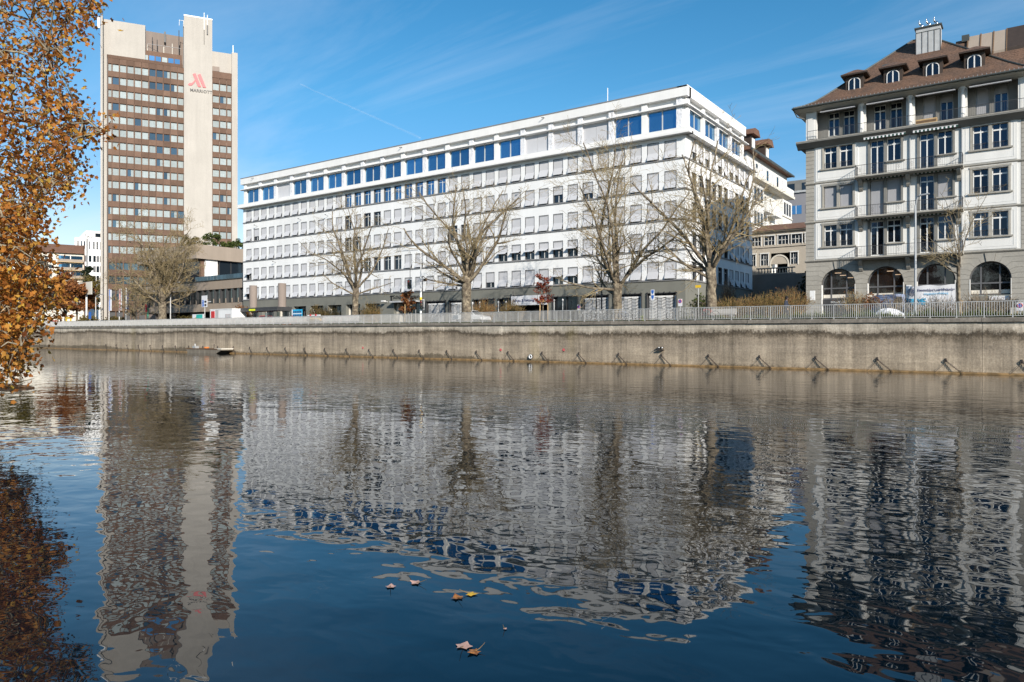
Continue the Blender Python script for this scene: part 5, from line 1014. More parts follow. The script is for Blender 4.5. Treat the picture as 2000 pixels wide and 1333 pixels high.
# ================================================================== NEAR PLANE TREE
def plane_tree():
    rg = random.Random(17); base = Vector((-31.5, 2.0, 1.0)); t = thing('plane_tree', 'near plane tree with orange and brown autumn leaves hanging over the water', 'tree', base); T = MB(); C = MB()
    trunk = [Vector((-31.5, 2.0, .8)), Vector((-31.3, 2.5, 4)), Vector((-31.0, 3.2, 8)), Vector((-30.6, 3.8, 12)), Vector((-30.3, 4.2, 16))]
    T.tube([p-base for p in trunk], [.55, .46, .40, .33, .22], 12); nodes = []
    # outline of the crown on the water side: (row, reach), in steps up the tree
    OUT = [(-400, 330), (-250, 300), (-120, 250), (0, 188), (40, 175), (70, 128), (110, 140), (150, 118), (190, 138), (232, 168), (262, 205), (290, 172), (330, 160), (372, 150), (400, 84), (440, 68), (480, 76), (530, 100), (580, 114), (610, 96), (640, 66), (680, 58), (720, 52), (748, 36), (760, -60)]
    def reach(y):
        for (a, ra), (b, rb) in zip(OUT, OUT[1:]):
            if a <= y <= b: return ra+(rb-ra)*(y-a)/(b-a)
        return -100
    limbs = [(0, 150, 20, 1), (60, 40, 21, 3), (-60, -120, 23, 4), (60, 150, 19, 2), (90, 245, 20, 2), (60, 345, 20.5, 2), (20, 440, 19, 1), (60, 545, 20, 1), (0, 660, 18.5, 1), (-300, 100, 22, 4), (-350, 380, 20, 2), (-250, 560, 19, 1), (-100, 270, 23.5, 3)]
    for (px, py, d, k) in limbs:
        a = trunk[min(k, 4)]; e = atD(px, py, d); m = a.lerp(e, .5)+Vector((0, 0, .9)); pts = [a, a.lerp(m, .5)+Vector((0, 0, .3)), m, m.lerp(e, .5)+Vector((rg.gauss(0, .2), rg.gauss(0, .2), .1)), e]
        T.tube([p-base for p in pts], [.2, .16, .11, .07, .025], 7); nodes += pts[1:]
        for i in range(1, 4): nodes += [pts[i].lerp(pts[i+1], f) for f in (.25, .5, .75)]
    clumps = []
    for _ in range(8600):
        y = rg.uniform(-420, 752); r = reach(y); x = rg.uniform(-620, r); dep = rg.uniform(16.5, 25.5)
        edge = (r-x); 
        if edge < 35 and rg.random() < .25: continue
        if x < -40 and rg.random() < .45: continue
        g = mnoise.noise((x*.011, y*.011, dep*.35))+.55*mnoise.noise((x*.03+9, y*.03, dep*.5))
        if g < -.16 and x > -60: continue
        clumps.append((atD(x, y, dep), x))
    for y0, r0 in ((262, 203), (232, 165), (20, 186), (110, 138), (330, 155), (372, 148), (530, 96), (590, 108), (60, 130), (700, 52), (742, 36), (300, 120), (45, 160), (345, 120)):
        for _ in range(5): clumps.append((atD(r0-rg.uniform(0, 26), y0+rg.uniform(-14, 14), rg.uniform(18.5, 21)), r0))
    for _ in range(420):
        y = rg.uniform(400, 700); r = reach(y); clumps.append((atD(rg.uniform(-60, r), y, rg.uniform(17, 24)), r))
    for c, x in clumps:
        n = rg.randint(8, 14); leaf_n = n if x > -60 else n//2
        for _ in range(leaf_n):
            q = c+Vector((rg.gauss(0, .24), rg.gauss(0, .24), rg.gauss(0, .22))); leaf(C, rg, q-base, rg.uniform(.09, .165), 'lobed', .3)
        nn = min(nodes, key=lambda p: (p-c).length_squared)
        if rg.random() < .75:
            if (nn-c).length < 2.6: m = nn.lerp(c, .5)+Vector((0, 0, .15)); T.tube([nn-base, m-base, c-base], [.026, .016, .007], 4, 0, False)
            if rg.random() < .5: nodes.append(c)
    T.obj('trunk', mt['bark_plane'], t, smooth=True); C.obj('crown', mt['leaf_orange'], t)
plane_tree()
# floating log under the plane tree and leaves on the water
p = atD(30, 757, 35.0); lgw = thing('driftwood_log', 'dark driftwood log lying on the water below the orange leaves', 'log', (p.x, p.y, 0), R(20)); MB().tube([(-2.5, 0, .02), (-1, .05, .05), (.4, -.02, .05), (1.1, .05, .03)], [.14, .13, .1, .03], 8).obj('trunk', mt['wood_dark'], lgw); MB().tube([(-.4, 0, .08), (.1, .35, .3), (.6, .5, .42)], [.04, .03, .01], 5).tube([(.2, 0, .08), (.9, -.25, .3)], [.03, .008], 5).obj('branch', mt['bark_plane'], lgw)
def floater(px, py, size, rz, mat, label, curl=.25):
    size *= 1.1
    r = ray(px, py); k = -CZ/r[2]; X, Y = r[0]*k, r[1]*k; b = MB(); P = []
    for a, rr in ((-90, .2), (-48, .5), (-22, .36), (18, .62), (44, .44), (90, .76), (136, .44), (162, .62), (202, .36), (228, .5)): P.append((math.cos(R(a))*rr*size, math.sin(R(a))*rr*size, .006+.45*curl*size*(rr*rr)*(.6+.5*math.sin(a))))
    for i in range(len(P)): b.poly([(0, 0, .008), P[i], P[(i+1) % len(P)]])
    t = thing('floating_leaf', label, 'leaf', (X, Y, .002), R(rz), 'autumn leaves on the water'); b.obj('blade', mt[mat], t); MB().tube([(0, 0, .01), (0, -.4*size, .02), (.1*size, -1.0*size, .05)], [.003, .003, .0015], 4).obj('stalk', mt['shrub_twig'], t)
mt['fl_pink'] = M('leaf_underside', (.55, .33, .25), .5, .2, 20); mt['fl_brown'] = M('leaf_brown', (.42, .17, .04), .5, .3, 25, alt=(.2, .07, .02)); mt['fl_yellow'] = M('leaf_yellow', (.70, .42, .03), .5, .2, 25)
floater(905, 1265, .115, 20, 'fl_pink', 'pale pink upturned leaf floating beside a brown one', .15); floater(928, 1275, .09, 160, 'fl_brown', 'mottled brown leaf floating beside a pale pink one', .5)
floater(894, 1170, .10, 60, 'fl_brown', 'rust brown curled leaf floating beside a yellow one', .6); floater(918, 1162, .095, -60, 'fl_yellow', 'bright yellow leaf floating beside a rust brown one', .15)
floater(763, 1148, .085, 40, 'fl_pink', 'small pink leaf floating alone on dark water', .4); floater(814, 1140, .10, 100, 'fl_pink', 'pale leaf with raised tip floating by the edge of the reflection', .5); floater(986, 1230, .03, 0, 'fl_pink', 'tiny pink leaf fragment on dark water', .1)
# ================================================================== VEHICLES
def car(label, pos, rz, paint, L_=4.3, Wd=1.78, Hh=1.45, van=False, group='parked cars'):
    t = thing('parked_car' if not van else 'parked_van', label, 'car' if not van else 'van', pos, rz, group); w = Wd/2
    if van: side = [(-L_/2, .35), (-L_/2, 1.0), (-L_/2+.5, 1.15), (-L_/2+1.15, Hh-.1), (-L_/2+1.6, Hh), (L_/2-.15, Hh), (L_/2, Hh-.15), (L_/2, .35)]
    else: side = [(-L_/2, .38), (-L_/2+.03, .68), (-L_/2+.85, .86), (-L_/2+1.0, .9), (L_/2-.65, .95), (L_/2-.05, .88), (L_/2, .42)]
    b = MB(); b.prism(side, -w+.06, w-.06, 'y'); b.prism([(x*.985, max(.42, z-.05)) for x, z in side], -w, w, 'y'); b.obj('body', paint, t)
    if not van:
        cab = [(-L_/2+1.0, .9), (-L_/2+1.75, Hh-.04), (-L_/2+2.2, Hh), (L_/2-1.25, Hh-.03), (L_/2-.5, .95)]; c = MB(); c.prism(cab, -w+.2, w-.2, 'y'); c.obj('cabin', paint, t)
        g = [(-L_/2+1.2, .95), (-L_/2+1.8, Hh-.1), (L_/2-1.3, Hh-.1), (L_/2-.75, .98)]
    else: g = [(-L_/2+.75, 1.2), (-L_/2+1.3, Hh-.2), (-L_/2+2.1, Hh-.2), (-L_/2+2.1, 1.2)]
    for s in (-1, 1): MB().prism(g, s*(w-.19 if not van else w)-.01, s*(w-.19 if not van else w)+.012, 'y').obj('side_window', mt['glass_dark'], t)
    MB().poly([(-L_/2+1.04, -w+.25, .95), (-L_/2+1.04, w-.25, .95), (-L_/2+1.72, w-.3, Hh-.08), (-L_/2+1.72, -w+.3, Hh-.08)]).obj('windscreen', mt['glass_dark'], t, (-.02, 0, .01)) if not van else None
    for x in (-L_/2+.85, L_/2-.85):
        for s in (-1, 1):
            o = MB().ring((x, s*(w-.1), .32), .23, .1, 'y', 18, 8).obj('wheel', mt['rubber'], t); q = MB()
            for k in range(5): a = k*1.2566; q.tube([(x, s*(w-.06), .32), (x+.19*math.cos(a), s*(w-.05), .32+.19*math.sin(a))], .03, 4)
            q.ring((x, s*(w-.06), .32), .18, .025, 'y', 14, 4); put('rim', q.mesh('rim', mt['chrome']), o)
    for s in (-1, 1): MB().box(-L_/2-.01, -L_/2+.12, s*(w-.4)-.16, s*(w-.4)+.16, .6, .74).obj('headlight', mt['sheet'], t); MB().box(L_/2-.12, L_/2+.012, s*(w-.28)-.12, s*(w-.28)+.12, .66, .86).obj('tail_light', mt['red'], t)
    return t
mt['car_white'] = M('car_white', (.72, .73, .74), .25, .03, spec=.6); mt['car_blue'] = M('car_blue_grey', (.24, .29, .42), .25, .05, spec=.6); mt['car_dark'] = M('car_dark_blue', (.03, .05, .11), .25, .05, spec=.6); mt['car_red'] = M('car_red', (.42, .03, .04), .3, .05, spec=.6)
def quay(px, off): p = onQ(px, 640, off); return (p.x, p.y, GZ(p.x))
car('white parked car partly hidden by the railing and the burred tree', quay(921, 6.5), QA+R(180), mt['car_white'])
car('blue grey parked van beside the vinyl banner', (*onQ(1742, 640, 7.5).xy, 3.75), R(70), mt['car_blue'], 4.6, 1.8, 1.95, True)
car('dark blue parked car under the plane tree leaves by the bridge road', quay(102, 9), QA+R(20), mt['car_dark'], 4.5, 1.8, 1.6)
car('red car standing behind the bus shelter', quay(522, 11), QA+R(200), mt['car_red'], 4.2, 1.75, 1.6)
# ================================================================== BICYCLES
def bicycle(label, pos, rz, col, lean):
    t = thing('bicycle', label, 'bicycle', pos, rz, 'bicycles leaning on the railing'); t.rotation_euler = (lean, 0, rz); fm = mt[col]
    for x in (-.53, .53):
        wv = MB().ring((x, 0, .34), .325, .022, 'y', 26, 5).obj('wheel', mt['rubber'], t); s = MB()
        for k in range(8): a = k*.785; s.tube([(x, 0, .34), (x+.31*math.cos(a), 0, .34+.31*math.sin(a))], .004, 3, 0, False)
        put('spokes', s.mesh('spokes', mt['chrome']), wv)
    B, S, H_, D1, D2 = (-.08, 0, .30), (-.22, 0, .80), (.38, 0, .82), (-.53, 0, .34), (.53, 0, .34); f = MB()
    for a, b in ((B, S), (B, (.36, 0, .72)), ((-.2, 0, .74), (.38, 0, .8)), (B, D1), ((-.2, 0, .74), D1), (H_, D2)): f.tube([a, b], .018, 6)
    f.obj('frame', fm, t); MB().tube([(.36, 0, .82), (.35, 0, .97), (.30, -.27, 1.0)], .014, 5).tube([(.35, 0, .97), (.30, .27, 1.0)], .014, 5).obj('handlebar', mt['chrome'], t); MB().prism([(-.36, .86), (-.1, .84), (-.12, .89), (-.34, .92)], -.07, .07, 'y').tube([(-.22, 0, .78), (-.23, 0, .87)], .014, 5).obj('saddle', mt['rubber'], t); MB().ring((-.08, 0, .30), .09, .012, 'y', 14, 4).tube([(-.08, -.06, .30), (.04, -.08, .2)], .012, 4).obj('crank', mt['dark_metal'], t)
BC_ = ((1143, 'car_white', 'pale bicycle with a basket'), (1155, 'dark_metal', 'black bicycle'), (1166, 'car_white', 'white bicycle'), (1178, 'dark_metal', 'dark bicycle'), (1192, 'rubber', 'black bicycle'), (1206, 'metal_grey', 'grey bicycle'), (1218, 'car_blue', 'blue grey bicycle'), (1230, 'dark_metal', 'dark bicycle'), (1318, 'dark_metal', 'dark bicycle'), (1344, 'metal_grey', 'silver bicycle'), (1368, 'rubber', 'black bicycle'), (1384, 'car_red', 'red bicycle'))
where = ['nearest the no stopping sign', 'second along from the no stopping sign', 'in front of the first white shutter', 'beside the dark lamp post', 'just before the low forking tree', 'at the trunk of the low forking tree', 'just past the low forking tree', 'next to the yellow hydrant post', 'beside the blue arrow sign', 'between the second no stopping sign and the yellow sign', 'by the post of the yellow sign', 'by the trunk of the corner tree']
rg = random.Random(31)
for (px, c, lb), wh in zip(BC_, where): p = onQ(px, 640, .62); bicycle(lb+' on the railing '+wh, (p.x, p.y, CT(p.x)+.1), QA+R(rg.uniform(-12, 12))+(math.pi if rg.random() < .5 else 0), c, R(rg.uniform(-6, 6)))
# ================================================================== PERSON
def person():
    p = onQ(1535, 640, 1.7); z = GZ(p.x)-.02; t = thing('person', 'walking person in dark jacket and black trousers behind the railing by the hedge', 'person', (p.x, p.y, z), QA)
    V = [(0, 0, .92), (0, 0, 1.12), (.02, 0, 1.34), (.05, 0, 1.46), (.08, 0, 1.58), (.09, 0, 1.70), (.02, -.10, .88), (.14, -.10, .50), (.06, -.10, .10), (.22, -.10, .04), (-.02, .10, .88), (-.10, .10, .50), (-.34, .10, .14), (-.24, .10, .05), (.02, -.19, 1.38), (-.04, -.23, 1.12), (.10, -.22, .92), (.15, -.21, .84), (.02, .19, 1.38), (.08, .23, 1.12), (.28, .2, 1.02), (.35, .19, 1.02)]
    Ed = [(0, 1), (1, 2), (2, 3), (3, 4), (4, 5), (0, 6), (6, 7), (7, 8), (8, 9), (0, 10), (10, 11), (11, 12), (12, 13), (2, 14), (14, 15), (15, 16), (16, 17), (2, 18), (18, 19), (19, 20), (20, 21)]
    rad = [.15, .14, .17, .06, .085, .075, .10, .072, .05, .042, .10, .072, .05, .042, .075, .058, .045, .04, .075, .058, .045, .04]
    me = bpy.data.meshes.new('body'); me.from_pydata(V, Ed, []); o = bpy.data.objects.new('body', me); COL.objects.link(o)
    md = o.modifiers.new('skin', 'SKIN'); 
    for i, r in enumerate(rad): me.skin_vertices[0].data[i].radius = (r, r*1.15 if i < 3 else r)
    me.skin_vertices[0].data[0].use_root = True; o.modifiers.new('sub', 'SUBSURF').levels = 2
    dg = bpy.context.evaluated_depsgraph_get(); m2 = bpy.data.meshes.new_from_object(o.evaluated_get(dg)); bpy.data.objects.remove(o)
    for k in ('cloth_black', 'cloth_navy', 'skin'): m2.materials.append(mt[k])
    for f in m2.polygons:
        c = f.center; f.use_smooth = True
        f.material_index = 2 if (c.z > 1.47 or (c.z < .88 and abs(c.y) > .185 and c.x > .08 and c.z > .8) or (c.x > .31 and c.z > .95)) else (1 if c.z > .86 else 0)
    b = put('body', m2, t); h = MB(); 
    for k in range(7):
        a = math.pi*k/7-1.2
    h.lathe([(.03, 1.80), (.085, 1.775), (.11, 1.71), (.112, 1.63), (.10, 1.52), (.03, 1.45)], 12, 0, (.045, 0)); put('hair', h.mesh('hair', mt['black'], True), b)
    put('nose', MB().prism([(.165, 1.66), (.195, 1.615), (.16, 1.605)], -.014, .014, 'y').mesh('nose', mt['skin']), b); put('mouth', MB().box(.155, .168, -.025, .025, 1.565, 1.575).mesh('mouth', mt['logo_red']), b)
    for s in (-1, 1): put('eye', MB().box(.16, .171, s*.032-.012, s*.032+.012, 1.655, 1.668).mesh('eye', mt['black']), b)
    q = MB()
    for s in (-1, 1):
        bx, by, bz = (.15, -.21, .82) if s < 0 else (.38, .19, 1.02)
        for k in range(4): q.tube([(bx+.01*k, by-.02+.013*k, bz), (bx+.012*k+.02, by-.02+.013*k, bz-.05), (bx+.012*k+.01, by-.02+.013*k, bz-.085+.006*abs(k-1.5))], [.009, .008, .006], 5)
        q.tube([(bx+.02, by-.03, bz+.02), (bx+.055, by-.035, bz-.02)], [.01, .007], 5)
    put('fingers', q.mesh('fingers', mt['skin']), b); return t
person()
# ================================================================== STREET FURNITURE
def lamp(label, pos, h, arm, rz=0, mat='galv', r=.07):
    t = thing('street_lamp', label, 'street lamp', pos, rz, 'street lamps'); MB().tube([(0, 0, 0), (0, 0, 1.0), (0, 0, h*.95)], [r*1.4, r, r*.7], 8).obj('pole', mt[mat], t); s = 1 if arm >= 0 else -1
    MB().tube([(0, 0, h*.94), (.06*s, 0, h*.985), (abs(arm)*.45*s, 0, h*1.02), (arm, 0, h*1.03)], r*.55, 6).obj('arm', mt[mat], t); MB().prism([(arm-.1*s, h*1.03-.05), (arm+.55*s, h*1.03), (arm+.5*s, h*1.03+.09), (arm-.1*s, h*1.03+.05)], -.12, .12, 'y').obj('lantern', mt['metal_grey'], t)
lamp('grey street lamp with short arm in front of the awnings', (*onQ(1788, 640, 2.2).xy, 3.7), 8.4, .35, QA, 'metal_grey', .09)
lamp('curved grey street lamp in front of the hotel wing', quay(333, 6), 7.2, 2.6, QA, 'galv', .1)
lamp('curved street lamp beside the hotel tower fin and the sign gantry', quay(187, 9), 6.5, 3.0, QA, 'galv', .12)
t = thing('lamp_post', 'short dark post lamp in front of a white shutter', 'street lamp', quay(1165, 9)); MB().tube([(0, 0, 0), (0, 0, 3.0)], [.07, .05], 8).obj('pole', mt['dark_metal'], t); MB().lathe([(.1, 3.0), (.13, 3.1), (.13, 3.55), (.1, 3.6)], 10).obj('glass', mt['sheet'], t); MB().box(-.16, .16, -.16, .16, 3.6, 3.85).obj('hood', mt['black'], t)
t = thing('sign_post', 'tall dark bare pole behind the short post lamp', 'pole', quay(1175, 9)); MB().tube([(0, 0, 0), (0, 0, 7.5)], [.09, .06], 8).obj('pole', mt['dark_metal'], t); MB().lathe([(.1, 0), (.12, .3), (.09, .4)], 8).obj('foot', mt['dark_metal'], t)
def sig(t, x, z, y=-.16, horiz=0):
    hd = MB().box(x-.17, x+.17, y-.12, y+.12, z, z+1.0).obj('signal_head', mt['charcoal'], t); put('backboard', MB().box(x-.28, x+.28, y+.12, y+.14, z-.1, z+1.1).mesh('backboard', mt['white_paint']), hd)
    for k, m in enumerate(('green_lens', 'yellow_lens', 'red_lens')): c = z+.17+.33*k; put('lens', MB().ring((x, y-.13, c), .09, .03, 'y', 12, 5).box(x-.1, x+.1, y-.15, y-.12, c-.1, c+.1).mesh('lens', mt[m]), hd); put('visor', MB().box(x-.13, x+.13, y-.3, y-.12, c+.11, c+.13).mesh('visor', mt['black']), hd)
mt['green_lens'] = M('green_lens', (.01, .05, .02), .2); mt['yellow_lens'] = M('yellow_lens', (.12, .05, .01), .2); mt['red_lens'] = M('red_lens', (.30, .02, .015), .2)
t = thing('traffic_light', 'white traffic light pole with low and high signal heads before the entrance', 'traffic light', quay(822, 2.4), QA); MB().tube([(0, 0, -.3), (0, 0, 3.8)], .12, 8).tube([(0, 0, 3.8), (0, 0, 8.0), (-.6, 0, 8.3), (-4, 0, 8.4)], .05, 6).obj('pole', mt['white_paint'], t); MB().lathe([(.13, 2.55), (.14, 2.6), (.14, 2.85), (.13, 2.9)], 10).obj('yellow_band', mt['signyellow'], t); sig(t, .32, 1.55)
t2 = thing('hanging_signal', 'dark traffic signal hanging above the rust leaved young tree', 'traffic light', quay(801, 3.0), QA); MB().tube([(0, 0, 4.6), (0, 0, 8.3)], .03, 5).obj('hanger', mt['dark_metal'], t2); sig(t2, 0, 4.0)
t3 = thing('pedestrian_signal', 'small red signal box on an arm beside the white traffic light pole', 'traffic light', quay(829, 3.0), QA); MB().tube([(-.3, 0, 4.9), (.05, 0, 4.9)], .03, 5).obj('arm', mt['dark_metal'], t3); MB().box(-.05, .28, -.15, .1, 4.75, 5.05).obj('box', mt['wood_dark'], t3); MB().tube([(-.3, 0, 0), (-.3, 0, 5.0)], .04, 6).obj('pole', mt['dark_metal'], t3)
def sign(name, label, pos, rz, h, w, hh, mat, group='road signs', pole=.035, deco=None):
    t = thing(name, label, 'sign', pos, rz, group); MB().tube([(0, 0, 0), (0, 0, h+hh)], pole, 6).obj('pole', mt['galv'], t); b = MB().box(-w/2, w/2, -.05, -.03, h, h+hh).obj('board', mt[mat], t)
    if deco: deco(b, w, h, hh)
    return t
def arrows(b, w, h, hh):
    for z in (h+hh*.55, h+hh*.08): put('arrow', MB().prism([(-.12, z+.38), (.12, z+.38), (.12, z+.2), (.0, z+.0), (-.12, z+.2)], -.058, -.05, 'y').mesh('arrow', mt['blue']), b)
def nostop(b, w, h, hh):
    z = h+hh-.2; put('disc', MB().lathe([(.14, 0), (.14, .01)], 18).mesh('disc', mt['blue']), b).matrix_local = Matrix.Translation((0, -.055, z)) @ Matrix.Rotation(R(90), 4, 'X'); put('ring', MB().ring((0, -.062, z), .14, .022, 'y', 18, 4).mesh('ring', mt['red']), b); put('bar', MB().prism([(-.1, z-.08), (-.08, z-.1), (.1, z+.08), (.08, z+.1)], -.075, -.06, 'y').mesh('bar', mt['red']), b)
sign('direction_sign', 'white and blue arrow sign in front of the last white shutter', quay(1275, 2.0), QA, 1.75, .34, .95, 'sheet', deco=arrows)
sign('no_stopping_sign', 'small round no stopping sign at the start of the bicycle row', quay(1131, 2.0), QA, 1.0, .32, .55, 'sheet', deco=nostop)
sign('no_stopping_sign', 'small round no stopping sign near the corner of the dark ground floor', quay(1329, 2.2), QA, 1.2, .38, .62, 'sheet', deco=nostop)
sign('no_stopping_sign', 'small round no stopping sign beside the wing by the last arch', (*onQ(1992, 640, 3.2).xy, 3.7), QA, .45, .36, .55, 'sheet', deco=nostop)
sign('yellow_sign', 'narrow yellow sign on a white pole beside the corner tree', quay(1364, 2.6), QA, 2.75, .5, .22, 'signyellow')
sign('notice_board', 'small pale notice board behind the railing by the corner tree', quay(1388, 6), QA, 2.2, .4, .5, 'sheet')
t = thing('bench', 'pale concrete bench behind the railing beside the corner tree', 'bench', quay(1412, 2.4), QA); MB().box(-1.1, 1.1, -.22, .22, .42, .52).obj('seat', mt['concrete_pale'], t); MB().box(-1.1, 1.1, .18, .26, .55, .92).obj('backrest', mt['concrete_pale'], t)
for x in (-.8, .8): MB().box(x-.1, x+.1, -.2, .24, 0, .42).obj('leg', mt['stone_dark'], t)
p = onQ(1254, 640, .55); t = thing('hydrant_post', 'bright yellow hydrant post standing at the railing', 'hydrant', (p.x, p.y, CT(p.x)+.02)); MB().lathe([(.15, 0), (.15, .05), (.1, .08), (.1, .22)], 10).obj('base', mt['hivis'], t); MB().lathe([(.12, .22), (.12, .27)], 10).obj('band', mt['black'], t); MB().lathe([(.1, .27), (.15, .3), (.15, .42), (.04, .47)], 10).obj('cap', mt['hivis'], t)
# shelter with two drum columns
t = thing('bus_shelter', 'dark flat roofed bus shelter with two tall grey drums on top', 'bus shelter', quay(519, 5.5), QA)
sx = (onQ(482, 620, 5.5).x-onQ(519, 620, 5.5).x, onQ(556, 620, 5.5).x-onQ(519, 620, 5.5).x)
MB().box(sx[0], sx[1], -1.2, 1.2, 2.0, 2.55).obj('roof', mt['charcoal'], t); MB().box(sx[0], sx[1], -1.22, -1.2, 2.02, 2.2).obj('fascia', mt['dark_metal'], t); MB().box(sx[0]+2.6, sx[0]+4.2, -1.24, -1.22, 2.08, 2.36).obj('display', mt['hivis'], t)
for k in range(4): x = sx[0]+.3+(sx[1]-sx[0]-.6)*k/3; MB().tube([(x, 1.0, 0), (x, 1.0, 2.0)], .06, 6).obj('post', mt['metal_grey'], t); MB().box(x-.02, x+.6, .96, .99, .3, 1.9).obj('glass_panel', mt['glass_wing'], t)
for px in (494.5, 551): x = onQ(px, 620, 5.5).x-onQ(519, 620, 5.5).x; MB().lathe([(.58, 2.55), (.56, 2.7), (.56, 5.9), (.5, 5.95)], 18, 0, (x, 0)).obj('drum', mt['concrete_brown'], t, smooth=False)
# graffiti hoarding behind the railing
def graffiti():
    m = bpy.data.materials.new('graffiti_panel'); m.use_nodes = True; T_ = m.node_tree; n = T_.nodes; l = T_.links; b = n['Principled BSDF']; b.inputs['Roughness'].default_value = .7; g = n.new('ShaderNodeNewGeometry')
    a = n.new('ShaderNodeTexNoise'); l.new(g.outputs['Position'], a.inputs[0]); a.inputs['Scale'].default_value = 1.4; a.inputs['Detail'].default_value = 4; a.inputs['Distortion'].default_value = 2.5
    cr = n.new('ShaderNodeValToRGB'); l.new(a.outputs[0], cr.inputs[0]); e = cr.color_ramp.elements; st = [(0, (.55, .53, .5)), (.40, (.55, .53, .5)), (.44, (.40, .18, .22)), (.47, (.55, .53, .52)), (.54, (.56, .55, .53)), (.57, (.20, .36, .38)), (.60, (.55, .53, .5)), (.68, (.22, .2, .26)), (.7, (.5, .48, .46))]
    while len(e) < len(st): e.new(.5)
    for i, (p_, c) in enumerate(st): e[i].position = p_; e[i].color = (*c, 1)
    l.new(cr.outputs[0], b.inputs['Base Color']); return m
mt['graffiti'] = graffiti()
t = thing('graffiti_hoarding', 'low pale hoarding covered in faded graffiti behind the railing', 'hoarding', QR, QA)
xa_, xb_ = onQ(335, 630, 1).x, onQ(690, 630, 1).x; k = xa_
while k < xb_: MB().box(k, k+2.35, 1.0, 1.05, CT(k)+.1, CT(k)+1.0+.04*math.sin(k)).obj('board', mt['graffiti'], t); k += 2.4
# container, posters, trailer
p = onQ(432, 640, 3.0); cn = thing('site_container', 'white site container with a red door behind the railing', 'container', (p.x, p.y, CT(p.x)+.12), QA); wL = abs(onQ(410, 620, 3).x-onQ(453, 620, 3).x)
MB().box(-wL/2, wL/2, -.05, 2.3, 0, 2.3).box(-wL/2-.04, wL/2+.04, -.09, 2.34, 2.3, 2.42).obj('body', mt['white_paint'], cn); MB().box(-wL/2+.35, -wL/2+1.35, -.1, -.05, .15, 2.1).obj('door', mt['red'], cn)
for k in range(7): MB().box(-wL/2+1.6+k*.14, -wL/2+1.65+k*.14, -.1, -.05, .1, 2.25).obj('rib', mt['metal_grey'], cn)
MB().box(wL/2-1.9, wL/2-.4, -.065, -.055, .3, 1.6).obj('graffiti_tag', mt['graffiti'], cn)
p = onQ(396, 640, 3.4); t = thing('mural_board', 'teal and yellow painted board beside the white container', 'board', (p.x, p.y, CT(p.x)+.1), QA); MB().box(-3.2, .2, 0, .08, 0, 1.75).obj('panel', mt['sheet'], t); MB().prism([(-2.4, .4), (-.1, .4), (-.1, 1.7), (-1.9, 1.7)], -.015, .0, 'y').obj('teal_field', mt['teal'], t); MB().prism([(-2.9, .5), (-2.3, .6), (-2.0, 1.3), (-2.6, 1.1)], -.03, -.015, 'y').obj('yellow_field', mt['yellow'], t); MB().prism([(-2.1, .4), (-1.0, .4), (-1.3, .9), (-2.0, 1.0)], -.03, -.015, 'y').obj('dark_field', mt['navy'], t)
t = thing('parking_sign', 'white parking guidance sign with two blue squares beside the hotel wing', 'sign', quay(400, 7), QA, 'road signs'); MB().tube([(0, 0, 0), (0, 0, 5.0)], .06, 6).obj('pole', mt['galv'], t); b = MB().box(-.85, .85, -.1, -.04, 3.1, 5.0).obj('board', mt['sheet'], t); MB().box(.9, 2.0, -.07, -.04, 3.9, 4.0).obj('arm', mt['white_paint'], t)
for z in (3.75, 3.2): put('blue_square', MB().box(-.7, -.12, -.13, -.1, z, z+.5).mesh('blue_square', mt['blue']), b); lettering('P', .5, mt['sheet'], b, (-.6, -.135, z+.07), ext=.004); put('display', MB().box(.1, .72, -.13, -.1, z+.08, z+.38).mesh('display', mt['black']), b)
p = onQ(581, 640, 2.2); t = thing('poster_board', 'blue and white poster board in front of a ground floor window', 'board', (p.x, p.y, CT(p.x)+.1), QA); MB().box(-1.05, 1.0, 0, .06, .9, 1.95).obj('panel', mt['cyan'], t); MB().box(-1.3, -1.05, 0, .06, .2, 1.95).obj('side_panel', mt['sheet'], t); MB().box(-1.3, -1.05, -.02, .0, .75, 1.15).obj('red_patch', mt['red'], t)
for k in range(5): MB().box(-.95+k*.38, -.68+k*.38, -.015, .0, 1.5, 1.72).box(-.95+k*.38, -.7+k*.38, -.015, 0, 1.02, 1.26).obj('print_mark', mt['navy'], t)
MB().box(-1.0, .95, -.012, 0, 1.32, 1.44).obj('white_stripe', mt['sheet'], t)
for x in (-.9, .9): MB().tube([(x, .05, -.1), (x, .05, .9)], .03, 5).obj('leg', mt['galv'], t)
p = onQ(618, 640, .95); t = thing('construction_trailer', 'yellow construction trailer with two red lamps on a white bar at the railing', 'trailer', (p.x, p.y, CT(p.x)+.05), QA); MB().box(-1.0, .95, -.3, 1.2, .42, .82).obj('body', mt['yellow'], t); MB().box(-1.35, 1.3, -.35, 1.25, .82, 1.0).obj('deck', mt['charcoal'], t); MB().box(-1.3, 1.3, -.42, -.34, 1.0, 1.16).obj('light_bar', mt['white_paint'], t)
for x in (-.65, .45): MB().lathe([(.16, 0), (.16, .06), (.1, .1)], 12).obj('lamp', mt['red'], t, (x, -.4, 1.08)).rotation_euler = (R(90), 0, 0)
MB().box(-1.3, 1.2, -.38, .2, .28, .42).box(-1.3, 1.25, -.38, .2, 0, .14).obj('plank', mt['wood_dark'], t)
for x in (-1.0, .9): MB().ring((x, .6, .2), .17, .08, 'y', 14, 6).obj('wheel', mt['rubber'], t)
p = onQ(561, 640, .8); t = thing('plank_pile', 'small heap of orange planks on the coping beside the poster board', 'planks', (p.x, p.y, CT(p.x)), QA)
for k in range(4): MB().box(-.8, .8, -.25+.13*k, -.14+.13*k, 0, .08+.02*k).obj('plank', mt['orange'], t)
